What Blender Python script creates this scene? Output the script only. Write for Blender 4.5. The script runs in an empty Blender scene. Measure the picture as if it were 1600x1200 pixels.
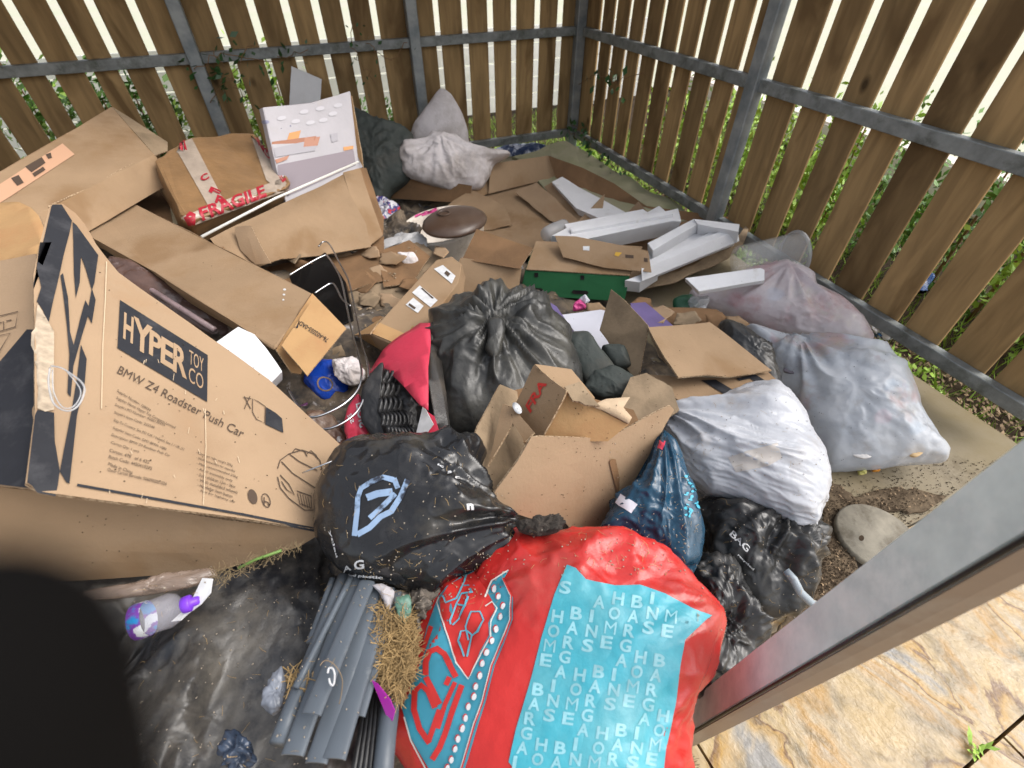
import bpy, bmesh, math, random
from mathutils import Vector, Matrix, noise
from mathutils.bvhtree import BVHTree
random.seed(7)
scn = bpy.context.scene
col = scn.collection
rad = math.radians

# ------------------------------------------------------------------ camera
S = 0.95
PITCH, ROLL, YAW, FPX = 0.7669, -0.0052, 0.3838, 743.16
CAM = Vector((-2.4862*S, -4.4817*S, 1.45*S+0.17))
_f0 = Vector((math.sin(YAW), math.cos(YAW), 0)); _rt = Vector((math.cos(YAW), -math.sin(YAW), 0)); _up = Vector((0, 0, 1))
FWD = _f0*math.cos(PITCH)-_up*math.sin(PITCH); _u = _f0*math.sin(PITCH)+_up*math.cos(PITCH)
RT = _rt*math.cos(ROLL)+_u*math.sin(ROLL); UP = -_rt*math.sin(ROLL)+_u*math.cos(ROLL)
cam = bpy.data.cameras.new("camera"); camo = bpy.data.objects.new("camera", cam); col.objects.link(camo)
m = Matrix((RT, UP, -FWD)).transposed().to_4x4(); m.translation = CAM; camo.matrix_world = m
cam.sensor_width = 36; cam.lens = 36*FPX/1600; cam.clip_start = 0.005; cam.clip_end = 300
cam.dof.use_dof = True; cam.dof.focus_distance = 1.35; cam.dof.aperture_fstop = 3.6
scn.camera = camo

# ------------------------------------------------------------------ light
scn.view_settings.view_transform = 'Standard'; scn.view_settings.look = 'None'; scn.view_settings.gamma = 1
scn.view_settings.exposure = 1.05
world = bpy.data.worlds.new("World"); scn.world = world; world.use_nodes = True
wn = world.node_tree; sky = wn.nodes.new('ShaderNodeTexSky'); sky.sky_type = 'NISHITA'; sky.sun_disc = False
SUN_EL, SUN_AZ = rad(48), rad(112)      # azimuth from +y towards +x
sky.sun_elevation = SUN_EL; sky.sun_rotation = SUN_AZ; sky.air_density = 1.0; sky.dust_density = 4.0; sky.ozone_density = 0.6
bg = wn.nodes['Background']; bg.inputs['Strength'].default_value = 0.15
hsv = wn.nodes.new('ShaderNodeHueSaturation'); hsv.inputs['Saturation'].default_value = .35      # thin cloud greys the sky
wn.links.new(sky.outputs[0], hsv.inputs['Color']); wn.links.new(hsv.outputs[0], bg.inputs[0])
sun = bpy.data.lights.new("sun", 'SUN'); sun.energy = 0.5; sun.angle = rad(40); sun.color = (1, .97, .93)
so = bpy.data.objects.new("sun", sun); col.objects.link(so)
sd = Vector((math.sin(SUN_AZ)*math.cos(SUN_EL), math.cos(SUN_AZ)*math.cos(SUN_EL), math.sin(SUN_EL)))
so.rotation_euler = sd.to_track_quat('Z', 'Y').to_euler()

# ------------------------------------------------------------------ geometry helpers (reference pixels are 1600x1200)
def ray(px, py): return RT*((px-800)/FPX)-UP*((py-600)/FPX)+FWD
def W(px, py, z):
    d = ray(px, py); return CAM+d*((z-CAM.z)/d.z)
def on_y(px, py, y):
    d = ray(px, py); return CAM+d*((y-CAM.y)/d.y)
def on_x(px, py, x):
    d = ray(px, py); return CAM+d*((x-CAM.x)/d.x)
def pix(p):
    d = p-CAM; z = d.dot(FWD); return 800+FPX*d.dot(RT)/z, 600-FPX*d.dot(UP)/z
def plane3(a, b, c):
    n = (b-a).cross(c-a).normalized()
    if n.dot(CAM-a) < 0: n = -n
    return a, n
def hit(px, py, pl):
    d = ray(px, py); return CAM+d*((pl[0]-CAM).dot(pl[1])/d.dot(pl[1]))

def chk(name, q, zs, pl):
    zz = [hit(x, y, pl).z for x, y in q]
    if min(zz) < min(zs)-.13 or max(zz) > max(zs)+.13: print('CHK', name, q[0], [round(z, 2) for z in zz])

# ------------------------------------------------------------------ objects
def tag(o, label=None, cat=None, group=None, kind=None):
    if label: o['label'] = label
    if cat: o['category'] = cat
    if group: o['group'] = group
    if kind: o['kind'] = kind
    return o
def thing(name, label, cat, loc=(0, 0, 0), group=None):
    o = bpy.data.objects.new(name, None); col.objects.link(o); o.location = loc; o.empty_display_size = .05
    return tag(o, label, cat, group)
def mesh(name, verts, faces, mat, parent=None, smooth=False):
    verts = [Vector(v) for v in verts]
    c = sum(verts, Vector())/max(1, len(verts))
    me = bpy.data.meshes.new(name); me.from_pydata([v-c for v in verts], [], faces)
    if smooth: me.polygons.foreach_set('use_smooth', [True]*len(me.polygons))
    me.update()
    mats = mat if isinstance(mat, (list, tuple)) else [mat]
    for k in mats: me.materials.append(k)
    o = bpy.data.objects.new(name, me); col.objects.link(o)
    o.location = c
    if parent:
        o.parent = parent; w = parent.location.copy(); q = parent.parent
        while q: w += q.location; q = q.parent
        o.location = c-w
    return o
def from_bm(name, bm, mat, parent=None, smooth=False):
    bm.verts.index_update()
    v = [x.co.copy() for x in bm.verts]; f = [[q.index for q in p.verts] for p in bm.faces]
    mi = [p.material_index for p in bm.faces]; bm.free()
    o = mesh(name, v, f, mat, parent, smooth)
    if any(mi): o.data.polygons.foreach_set('material_index', mi)
    return o
def world_off(o):
    w = o.location.copy(); q = o.parent
    while q: w += q.location; q = q.parent
    return w
def frame(n, hint=None):
    u = hint if hint else (Vector((0, 0, 1)) if abs(n.z) < .9 else Vector((1, 0, 0)))
    x = (u-n*u.dot(n)).normalized(); return x, n.cross(x)
def grid_cut(bm, o, x, y, g):
    for ax in (x, y):
        ds = [(v.co-o).dot(ax) for v in bm.verts]; lo, hi = min(ds), max(ds)
        k = math.floor(lo/g)+1
        while k*g < hi:
            bmesh.ops.bisect_plane(bm, geom=bm.verts[:]+bm.edges[:]+bm.faces[:], plane_co=o+ax*(k*g), plane_no=ax)
            k += 1
def nz(p, s, seed=0): return noise.noise(Vector((p[0]*s+seed*7.3, p[1]*s-seed*3.1, p[2]*s+seed*1.7)))
def jag(pts, amp, step, seed=1, closed=True):
    """break the straight sides of an outline into short uneven ones"""
    out = []; n = len(pts)
    for i in range(n if closed else n-1):
        a, b = Vector(pts[i]), Vector(pts[(i+1) % n]); L = (b-a).length; k = max(1, int(L/step)); t = (b-a).normalized() if L else a
        pr = Vector((-t.y, t.x))
        for j in range(k):
            p = a.lerp(b, j/k)
            if j: p = p+pr*amp*(noise.noise(Vector((p.x*.13, p.y*.13, seed)))*1.6)
            out.append((p.x, p.y))
    if not closed: out.append(tuple(pts[-1]))
    return out
def panel3(name, P, mat, parent=None, th=.005, g=.035, bend=.004, seed=0, ragged=0, smooth=False, sag=0):
    """sheet with thickness from a planar 3D polygon"""
    n = Vector()
    for i in range(len(P)): n += (P[i]-P[0]).cross(P[(i+1) % len(P)]-P[0])
    n.normalize()
    if n.dot(CAM-P[0]) < 0: P = P[::-1]; n = -n
    x, y = frame(n, P[1]-P[0]); bm = bmesh.new()
    bm.faces.new([bm.verts.new(p) for p in P]); c = sum(P, Vector())/len(P)
    if g: grid_cut(bm, c, x, y, g)
    bmesh.ops.triangulate(bm, faces=[f for f in bm.faces if len(f.verts) > 4])
    R = max((p-c).length for p in P)
    for v in bm.verts:
        p = v.co; d = bend*(nz(p, 4, seed)*1.6+.4*nz(p, 14, seed+3))
        if sag: d -= sag*((p-c).length/R)**2
        if ragged and v.is_boundary: v.co = p+x*nz(p, 60, seed)*ragged+y*nz(p, 60, seed+9)*ragged
        v.co = v.co+n*d
    r = bmesh.ops.extrude_face_region(bm, geom=bm.faces[:])
    back = [e for e in r['geom'] if isinstance(e, bmesh.types.BMVert)]
    for v in back: v.co -= n*th
    bmesh.ops.recalc_face_normals(bm, faces=bm.faces[:])
    if th >= .005 and mat and mat.name.startswith('cardboard'):
        bm.normal_update()
        for f in bm.faces:
            if abs(f.normal.dot(n)) < .5: f.material_index = 1
        mat = [mat, FLUTE]
    return from_bm(name, bm, mat, parent, smooth)
def panel(name, q, zs, mat, parent=None, idx=None, jg=None, **k):
    """q pixel outline; zs heights of the three outline points idx, which fix its plane"""
    idx = idx or (0, 1, 2)
    pl = plane3(*[W(*q[i], z) for i, z in zip(idx, zs)]); chk(name, q, zs, pl)
    if jg: q = jag(q, *jg)
    P = [hit(x, y, pl) for x, y in q]
    return panel3(name, P, mat, parent, **k)
def prism3(name, F, ext, mat, parent=None, cuts=5, bend=.003, bev=.004, seed=0, smooth=False):
    bm = bmesh.new(); n = len(F)
    a = [bm.verts.new(p) for p in F]; b = [bm.verts.new(p+ext) for p in F]
    bm.faces.new(a); bm.faces.new(b[::-1])
    for i in range(n): bm.faces.new((a[i], b[i], b[(i+1) % n], a[(i+1) % n]))
    bmesh.ops.recalc_face_normals(bm, faces=bm.faces[:])
    if bev: bmesh.ops.bevel(bm, geom=bm.edges[:], offset=bev, segments=2, affect='EDGES', profile=.6)
    if cuts:
        bmesh.ops.subdivide_edges(bm, edges=[e for e in bm.edges if e.calc_length() > .04], cuts=cuts, use_grid_fill=True)
        bm.normal_update()
        for v in bm.verts: v.co += v.normal*bend*(nz(v.co, 5, seed)*1.5+.5*nz(v.co, 16, seed))
    return from_bm(name, bm, mat, parent, smooth)
def prism(name, q, zs, back, mat, parent=None, idx=(0, 1, 2), **k):
    """front face outline q (pixels, heights zs at idx); back = (px,py,z) where outline point 0 ends up on the far side"""
    pl = plane3(*[W(*q[i], z) for i, z in zip(idx, zs)]); chk(name, q, zs, pl)
    F = [hit(x, y, pl) for x, y in q]; ext = W(*back)-F[0]
    return prism3(name, F, ext, mat, parent, **k)
def tube(name, P, r, mat, parent=None, seg=8, cap=True, bm=None, rs=None):
    own = bm is None
    if own: bm = bmesh.new()
    rings = []
    for i, p in enumerate(P):
        t = (P[min(i+1, len(P)-1)]-P[max(i-1, 0)]).normalized(); x, y = frame(t)
        if rings:
            x = (px_-t*px_.dot(t)).normalized(); y = t.cross(x)
        px_ = x; rr = rs[i] if rs else r
        rings.append([bm.verts.new(p+(x*math.cos(a)+y*math.sin(a))*rr) for a in [2*math.pi*j/seg for j in range(seg)]])
    for A, B in zip(rings, rings[1:]):
        for j in range(seg): bm.faces.new((A[j], A[(j+1) % seg], B[(j+1) % seg], B[j]))
    if cap: bm.faces.new(rings[0][::-1]); bm.faces.new(rings[-1])
    if own: return from_bm(name, bm, mat, parent, True)
def lathe(name, base, axis, prof, mat, parent=None, seg=48, sx=1, sy=1, hint=None):
    """prof: (radius, height) pairs along axis"""
    axis = axis.normalized(); x, y = frame(axis, hint); V = []; F = []
    for r, h in prof:
        for j in range(seg):
            a = 2*math.pi*j/seg; V.append(base+axis*h+x*(math.cos(a)*r*sx)+y*(math.sin(a)*r*sy))
    for i in range(len(prof)-1):
        for j in range(seg): F.append((i*seg+j, i*seg+(j+1) % seg, (i+1)*seg+(j+1) % seg, (i+1)*seg+j))
    return mesh(name, V, F, mat, parent, True)
def box(bm, c, s, rot=None):
    r = bmesh.ops.create_cube(bm, size=1)
    M = Matrix.Diagonal((*s, 1)); M = (rot.to_4x4() @ M) if rot else M
    bmesh.ops.transform(bm, matrix=Matrix.Translation(c) @ M, verts=r['verts']); return r['verts']
def smoothloop(pts, n):
    """resample a closed pixel outline through a Catmull-Rom curve"""
    P = [Vector(p) for p in pts]; m = len(P); dense = []
    for i in range(m):
        p0, p1, p2, p3 = P[i-1], P[i], P[(i+1) % m], P[(i+2) % m]
        for j in range(16):
            t = j/16; cr = .5*((2*p1)+(p2-p0)*t+(2*p0-5*p1+4*p2-p3)*t*t+(3*p1-p0-3*p2+p3)*t**3)
            dense.append(cr*.6+(p1.lerp(p2, t))*.4)
    L = [0]
    for i in range(len(dense)): L.append(L[-1]+(dense[(i+1) % len(dense)]-dense[i]).length)
    out = []; k = 0
    for i in range(n):
        s = L[-1]*i/n
        while L[k+1] < s: k += 1
        t = (s-L[k])/max(1e-9, L[k+1]-L[k]); out.append(dense[k].lerp(dense[(k+1) % len(dense)], t))
    return out
def ridge(v): return 1-min(1, abs(v)*2.2)
def bag(name, out, zc, mat, parent=None, depth=.14, back=.1, tilt=.5, knot=None, pleat=.0, crumple=.012, fine=.005, fs=None, n=150, m=44, seed=0, power=.75, zmin=.004, stretch=None, center=None, kz=0):
    """a filled film bag: a closed swollen surface whose rim follows the outline; knot = pixel the pleats gather at"""
    out = smoothloop(out, n)
    if center: cx, cy = center
    else: cx = sum(p.x for p in out)/n; cy = sum(p.y for p in out)/n
    Cc = W(cx, cy, zc); d = (CAM-Cc).normalized(); nn = (d*(1-tilt)+Vector((0, 0, 1))*tilt).normalized()
    Q = [hit(p.x, p.y, (Cc, nn)) for p in out]
    R_ = sum((q-Cc).length for q in Q)/n
    if fs is None: fs = max(8, min(40, 2.1/R_))
    K = hit(*knot, (Cc, nn))+nn*depth*.8 if knot else Cc+nn*depth
    V = []; F = []; xk, yk = frame(nn)
    def disp(p, f, i, side):
        e = p-K; a = math.atan2(e.dot(yk), e.dot(xk)); r = e.length
        if stretch:
            s = Vector(stretch[0])-Vector((0, 0, 0)); q = p-s*(p.dot(s))*(1-stretch[1])
        else: q = p
        h = crumple*(ridge(nz(q, fs*.45, seed))-.5)+fine*(ridge(nz(q, fs*1.6, seed+5))-.5)+fine*.5*(ridge(nz(q, fs*4, seed+2))-.5)+crumple*.8*nz(p, 3, seed+8)
        mk = max(.25, min(1.5, .8+1.9*nz(p, 3.6, seed+17))); h *= mk
        if pleat: h += pleat*(ridge(nz((math.cos(a)*1.5, math.sin(a)*1.5, r*1.6), 2.2, seed+11))-.55)*min(1, r/.05)*max(.15, 1-r/.45)
        return h
    def ringpt(i, t, side):
        # t 1 rim .. 0 centre
        q = Q[i]-Cc; ang = math.acos(min(1, t)); h = math.sin(ang)**power*(depth if side > 0 else -back)
        return Cc+q*t+nn*h
    for side in (1, -1):
        mm = m if side > 0 else 8
        for k in range(mm):
            th = (k/mm)*math.pi/2; t = math.cos(th)
            if side < 0 and k == 0: continue
            for i in range(n):
                p = ringpt(i, t, side); fade = min(1, k/3) if side > 0 else 0
                q = Q[i]-Cc; nrm = (nn*math.sin(th)*side+q.normalized()*math.cos(th)).normalized()
                if side > 0: p = p+nrm*disp(p, fade, i, side)*(.2+.8*fade)
                if p.z < zmin: p.z = zmin
                V.append(p)
        V.append(Cc+nn*(depth if side > 0 else -back)+(nn*disp(Cc+nn*depth, 1, 0, 1) if side > 0 else Vector()))
    # faces front
    for k in range(m-1):
        for i in range(n): F.append((k*n+i, k*n+(i+1) % n, (k+1)*n+(i+1) % n, (k+1)*n+i))
    top = m*n
    for i in range(n): F.append(((m-1)*n+i, (m-1)*n+(i+1) % n, top))
    b0 = m*n+1
    for i in range(n): F.append((i, b0+i, b0+(i+1) % n, (i+1) % n))
    for k in range(6):
        for i in range(n): F.append((b0+k*n+i, b0+(k+1)*n+i, b0+(k+1)*n+(i+1) % n, b0+k*n+(i+1) % n))
    bt = b0+7*n
    for i in range(n): F.append((b0+6*n+i, bt, b0+6*n+(i+1) % n))
    V[bt].z = max(V[bt].z, zmin)
    return mesh(name, V, F, mat, parent, True)

# ------------------------------------------------------------------ printing on surfaces
_trees = {}
def tree_of(o):
    if o.name not in _trees:
        w = world_off(o); _trees[o.name] = BVHTree.FromPolygons([v.co+w for v in o.data.vertices], [list(p.vertices) for p in o.data.polygons])
    return _trees[o.name]
def lay(o, px, py, off):
    d = ray(px, py).normalized(); h = tree_of(o).ray_cast(CAM, d)
    if h[0] is None:
        h = tree_of(o).find_nearest(CAM+d*((world_off(o)-CAM).length)); 
        return h[0]+(-d)*off
    n = h[1] if h[1].dot(d) < 0 else -h[1]
    return h[0]+n*off
def flat_grid(bm, g):
    bmesh.ops.remove_doubles(bm, verts=bm.verts[:], dist=.4)
    xs = [v.co.x for v in bm.verts]; ys = [v.co.y for v in bm.verts]
    grid_cut(bm, Vector((0, 0, 0)), Vector((1, 0, 0)), Vector((0, 1, 0)), g)
    bmesh.ops.triangulate(bm, faces=[f for f in bm.faces if len(f.verts) > 4])
    bmesh.ops.remove_doubles(bm, verts=bm.verts[:], dist=.25); bmesh.ops.dissolve_degenerate(bm, edges=bm.edges[:], dist=.2)
def put_bm(name, bm, o, mat, off, parent):
    bm.normal_update()
    for f in bm.faces:
        if f.normal.z < 0: f.normal_flip()
    bad = [f for f in bm.faces if f.calc_area() < .02]
    if bad and len(bm.faces) > 200: bmesh.ops.delete(bm, geom=bad, context='FACES')
    for v in bm.verts: v.co = lay(o, v.co.x, v.co.y, off)
    return from_bm(name, bm, mat, parent or o, True)
def patch(name, o, polys, mat, off=.0012, g=14, parent=None):
    """flat printed areas: pixel polygons dropped onto the surface of o"""
    bm = bmesh.new()
    for q in polys: bm.faces.new([bm.verts.new((x, y, 0)) for x, y in q])
    bmesh.ops.triangulate(bm, faces=[f for f in bm.faces if len(f.verts) > 4])
    if g: flat_grid(bm, g)
    return put_bm(name, bm, o, mat, off, parent)
def stroke_polys(pts, w, closed=False):
    pts = [Vector(p) for p in pts]; out = []; L = []; R = []
    n = len(pts)
    for i, p in enumerate(pts):
        a = pts[i-1] if (i or closed) else p; b = pts[(i+1) % n] if (i < n-1 or closed) else p
        t = (b-a).normalized(); q = Vector((-t.y, t.x))*w/2; L.append(p+q); R.append(p-q)
    for i in range(n if closed else n-1):
        j = (i+1) % n; out.append([tuple(L[i]), tuple(L[j]), tuple(R[j]), tuple(R[i])])
    return out
def patches(name, o, polys, *a, **k):
    for q in polys: r = patch(name, o, [q], *a, **k)
    return r
def ell(cx, cy, rx, ry, n=20, rot=0):
    c, s = math.cos(rot), math.sin(rot)
    return [(cx+rx*math.cos(a)*c-ry*math.sin(a)*s, cy+rx*math.cos(a)*s+ry*math.sin(a)*c) for a in [2*math.pi*i/n for i in range(n)]]
_fc = {}
def text_bm(s, bold=0.0):
    key = (s, bold)
    if key not in _fc:
        cu = bpy.data.curves.new('t', 'FONT'); cu.body = s; cu.size = 1; cu.offset = bold; cu.resolution_u = 3
        o = bpy.data.objects.new('t', cu); col.objects.link(o); bpy.context.view_layer.update()
        me = bpy.data.meshes.new_from_object(o.evaluated_get(bpy.context.evaluated_depsgraph_get()))
        bpy.data.objects.remove(o); bpy.data.curves.remove(cu)
        _fc[key] = ([tuple(v.co) for v in me.vertices], [list(p.vertices) for p in me.polygons]); bpy.data.meshes.remove(me)
    return _fc[key]
def homog(q):
    """unit square (0,0)(1,0)(1,1)(0,1) -> q"""
    (x0, y0), (x1, y1), (x2, y2), (x3, y3) = q
    dx1, dx2, dx3 = x1-x2, x3-x2, x0-x1+x2-x3; dy1, dy2, dy3 = y1-y2, y3-y2, y0-y1+y2-y3
    D = dx1*dy2-dx2*dy1; gg = (dx3*dy2-dx2*dy3)/D; h = (dx1*dy3-dx3*dy1)/D
    a, b, c = x1-x0+gg*x1, x3-x0+h*x3, x0; d, e, f = y1-y0+gg*y1, y3-y0+h*y3, y0
    return lambda u, v: ((a*u+b*v+c)/(gg*u+h*v+1), (d*u+e*v+f)/(gg*u+h*v+1))
def words(name, o, items, mat, off=.002, g=0, parent=None):
    """items: (text, quad BL BR TR TL in pixels, bold); the text's own bounds fill the quad"""
    bm = bmesh.new()
    for s, q, bold in items:
        vs, fs = text_bm(s, bold)
        if not vs: continue
        x0 = min(v[0] for v in vs); x1 = max(v[0] for v in vs); y0 = min(v[1] for v in vs); y1 = max(v[1] for v in vs)
        H = homog(q); nv = []
        for v in vs:
            X, Y = H((v[0]-x0)/(x1-x0), (v[1]-y0)/(y1-y0)); nv.append(bm.verts.new((X, Y, 0)))
        for f in fs:
            try: bm.faces.new([nv[i] for i in f])
            except ValueError: pass
    if g: flat_grid(bm, g)
    return put_bm(name, bm, o, mat, off, parent)
def lineq(x0, y0, x1, y1, h, shear=0):
    """text quad along a baseline, h pixels tall upwards on its left normal"""
    t = Vector((x1-x0, y1-y0)).normalized(); u = Vector((t.y, -t.x))*h+t*shear
    return [(x0, y0), (x1, y1), (x1+u.x, y1+u.y), (x0+u.x, y0+u.y)]

# ------------------------------------------------------------------ materials
def mat(name, base, rough=.6, metal=0, spec=.5, var=.0, vscale=6, col2=None, bump=0, bscale=40, dust=None, dscale=8, dlo=.5, dhi=.7, detail=6, stretch=None, bscale2=None, bump2=0, trans=0, ior=1.45, alpha=1, sheen=0, rvar=0, sss=0, vlo=.35, vhi=.65, contrast2=None):
    M = bpy.data.materials.new(name); M.use_nodes = True; N = M.node_tree; nd, lk = N.nodes, N.links
    b = nd['Principled BSDF']; b.inputs['Roughness'].default_value = rough; b.inputs['Metallic'].default_value = metal
    b.inputs['Specular IOR Level'].default_value = spec; b.inputs['IOR'].default_value = ior
    if trans: b.inputs['Transmission Weight'].default_value = trans
    if alpha < 1: b.inputs['Alpha'].default_value = alpha
    if sss: b.inputs['Subsurface Weight'].default_value = sss; b.inputs['Subsurface Radius'].default_value = (.02, .02, .02)
    tc = nd.new('ShaderNodeTexCoord'); src = tc.outputs['Object']
    if stretch:
        mp = nd.new('ShaderNodeMapping'); mp.inputs['Scale'].default_value = stretch; lk.new(src, mp.inputs[0]); vec = mp.outputs[0]
    else: vec = src
    def nse(scale, det=detail, v=vec, rg=.6):
        x = nd.new('ShaderNodeTexNoise'); x.inputs['Scale'].default_value = scale; x.inputs['Detail'].default_value = det; x.inputs['Roughness'].default_value = rg
        lk.new(v, x.inputs['Vector']); return x
    def ramp(x, lo, hi):
        r = nd.new('ShaderNodeMapRange'); r.inputs['From Min'].default_value = lo; r.inputs['From Max'].default_value = hi; lk.new(x, r.inputs['Value']); return r.outputs[0]
    def mix(fac, A, B):
        x = nd.new('ShaderNodeMix'); x.data_type = 'RGBA'; lk.new(fac, x.inputs[0])
        for s, k in ((A, 6), (B, 7)):
            if isinstance(s, (tuple, list)): x.inputs[k].default_value = (*s, 1)
            else: lk.new(s, x.inputs[k])
        return x.outputs[2]
    c = None
    if col2 or var:
        if not col2: col2 = tuple(max(0, k*(1-var)) for k in base)
        c = mix(ramp(nse(vscale).outputs[0], vlo, vhi), base, col2)
    if contrast2:
        c = mix(ramp(nse(contrast2[1], 4).outputs[0], contrast2[2], contrast2[3]), c if c else base, contrast2[0])
    if dust:
        c = mix(ramp(nse(dscale, 10, src, .7).outputs[0], dlo, dhi), c if c else base, dust)
    if c: lk.new(c, b.inputs['Base Color'])
    else: b.inputs['Base Color'].default_value = (*base, 1)
    if rvar:
        r = nd.new('ShaderNodeMapRange'); lk.new(nse(vscale*2).outputs[0], r.inputs['Value']); r.inputs['To Min'].default_value = max(0.02, rough-rvar); r.inputs['To Max'].default_value = min(1, rough+rvar)
        r.inputs['From Min'].default_value = .3; r.inputs['From Max'].default_value = .7; lk.new(r.outputs[0], b.inputs['Roughness'])
    if bump:
        bp = nd.new('ShaderNodeBump'); bp.inputs['Strength'].default_value = bump; bp.inputs['Distance'].default_value = .01
        lk.new(nse(bscale, 8).outputs[0], bp.inputs['Height']); last = bp
        if bump2:
            b2 = nd.new('ShaderNodeBump'); b2.inputs['Strength'].default_value = bump2; b2.inputs['Distance'].default_value = .01
            n2 = nse(bscale2 or bscale*.3, 2); ab = nd.new('ShaderNodeMath'); ab.operation = 'ABSOLUTE'
            sb = nd.new('ShaderNodeMath'); sb.operation = 'SUBTRACT'; sb.inputs[1].default_value = .5
            lk.new(n2.outputs[0], sb.inputs[0]); lk.new(sb.outputs[0], ab.inputs[0]); lk.new(ab.outputs[0], b2.inputs['Height']); lk.new(bp.outputs[0], b2.inputs['Normal']); last = b2
        lk.new(last.outputs[0], b.inputs['Normal'])
    return M
CARD = mat('cardboard', (.32, .217, .13), .85, spec=.2, contrast2=((.245, .155, .085), 2.3, .57, .64), var=.13, vscale=5, bump=.14, bscale=120, bump2=.35, bscale2=3.2, dust=(.25, .155, .08), dscale=3, dlo=.5, dhi=.75)
CARDL = mat('cardboard_light', (.355, .245, .152), .85, spec=.2, contrast2=((.30, .20, .12), 1.9, .57, .65), var=.10, vscale=4, bump=.14, bscale=110, bump2=.35, bscale2=2.6, dust=(.33, .21, .12), dscale=4, dlo=.55, dhi=.75)
CARDO = mat('cardboard_orange', (.44, .265, .12), .75, spec=.3, var=.15, vscale=5, bump=.12, bscale=100, dust=(.38, .2, .09), dscale=6, dlo=.5, dhi=.7)
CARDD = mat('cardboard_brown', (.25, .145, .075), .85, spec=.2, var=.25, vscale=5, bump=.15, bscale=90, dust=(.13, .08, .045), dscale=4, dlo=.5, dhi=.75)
CARDG = mat('cardboard_greyish', (.30, .22, .14), .85, spec=.2, var=.2, vscale=6, bump=.15, bscale=90, dust=(.17, .125, .08), dscale=9, dlo=.45, dhi=.7)
FLUTE = mat('fluted_edge', (.46, .34, .22), .9, spec=.1, col2=(.20, .13, .075), vscale=160, detail=1)
WHITEC = mat('white_card', (.44, .415, .43), .6, var=.12, vscale=6, bump=.08, bscale=60, dust=(.42, .38, .35), dscale=9, dlo=.55, dhi=.8)
FOAM = mat('polystyrene', (.74, .735, .74), .75, spec=.3, var=.06, vscale=8, bump=.25, bscale=250, dust=(.5, .46, .42), dscale=11, dlo=.6, dhi=.85)
BLACKP = mat('black_film', (.022, .022, .022), .33, spec=.55, rvar=.1, vscale=14, bump=.12, bscale=20, bump2=.8, bscale2=8, dust=(.085, .075, .06), dscale=5, dlo=.5, dhi=.95)
BLACKT = mat('dusty_black_film', (.014, .015, .018), .36, spec=.55, rvar=.12, vscale=9, bump=.25, bscale=22, bump2=.8, bscale2=9, dust=(.11, .10, .085), dscale=6.5, dlo=.43, dhi=.66)
SMOKE = mat('smoked_film', (.05, .045, .04), .2, spec=.6, bump=.2, bscale=30, bump2=.3, bscale2=9, alpha=.72, dust=(.2, .16, .12), dscale=8, dlo=.5, dhi=.9)
GREYD = mat('dark_grey_sheet', (.055, .064, .058), .6, spec=.3, var=.4, vscale=5, bump=.4, bscale=20, dust=(.08, .075, .06), dscale=6, dlo=.5, dhi=.8)
FABRIC = mat('dirty_white_fabric', (.66, .61, .60), .95, spec=.1, bump=.3, bscale=80, bump2=.25, bscale2=12, dust=(.34, .29, .25), dscale=2.6, dlo=.45, dhi=.7)
FILMW = mat('white_film', (.57, .58, .61), .30, spec=.5, alpha=.86, var=.1, vscale=7, col2=(.45, .465, .50), bump=.25, bscale=30, bump2=.5, bscale2=12, dust=(.38, .33, .29), dscale=6, dlo=.55, dhi=.8, rvar=.1)
FILMC = mat('cloudy_film', (.60, .62, .65), .30, spec=.5, alpha=.70, vscale=5, col2=(.36, .40, .46), bump=.25, bscale=28, bump2=.5, bscale2=11, dust=(.40, .34, .26), dscale=5, dlo=.52, dhi=.75, contrast2=((.42, .26, .28), 4.5, .58, .70))
FILMP = mat('pinkish_film', (.68, .63, .64), .30, spec=.5, alpha=.72, vscale=6, col2=(.52, .42, .44), bump=.25, bscale=28, bump2=.5, bscale2=11, dust=(.46, .25, .24), dscale=7, dlo=.52, dhi=.75)
RED = mat('red_woven', (.52, .026, .022), .26, spec=.5, var=.18, vscale=6, bump=.12, bscale=90, bump2=1.0, bscale2=9, dust=(.36, .08, .06), dscale=5, dlo=.52, dhi=.85)
PINK = mat('pink_red_plastic', (.60, .045, .085), .35, spec=.5, var=.15, vscale=7, bump=.15, bscale=40, bump2=.3, bscale2=10)
TURQ = mat('turquoise_print', (.05, .37, .46), .36, spec=.5, var=.25, vscale=9, bump=.12, bscale=90, bump2=1.0, bscale2=9, dust=(.16, .44, .48), dscale=4, dlo=.45, dhi=.8)
TLET = mat('pale_lettering', (.27, .56, .62), .4, var=.3, vscale=26, bump=.1, bscale=90)
REDP = mat('red_print', (.58, .03, .025), .4, var=.2, vscale=14)
WHITEP = mat('white_print', (.68, .68, .68), .5, var=.2, vscale=30)
BLUEP = mat('pale_blue_print', (.25, .35, .50), .35, col2=(.03, .035, .05), vlo=.56, vhi=.63, vscale=26, bump=.2, bscale=30, bump2=.3, bscale2=20)
INK = mat('black_ink', (.02, .021, .026), .6, spec=.3, var=.3, vscale=12, dust=(.05, .05, .055), dscale=12)
INKS = mat('faded_ink', (.085, .06, .045), .8, spec=.1)
BLUEB = mat('blue_film', (.008, .05, .095), .28, spec=.6, rvar=.08, vscale=9, bump=.2, bscale=26, bump2=.5, bscale2=10, dust=(.04, .055, .075), dscale=6, dlo=.5, dhi=.9)
BLUEV = mat('vivid_blue_film', (.01, .06, .42), .25, spec=.6, bump=.2, bscale=30, bump2=.4, bscale2=12)
PURP = mat('purple_card', (.15, .11, .26), .6, var=.2, vscale=9)
GREENC = mat('green_card', (.03, .155, .06), .7, spec=.3, var=.15, vscale=7, bump=.1, bscale=90)
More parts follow.
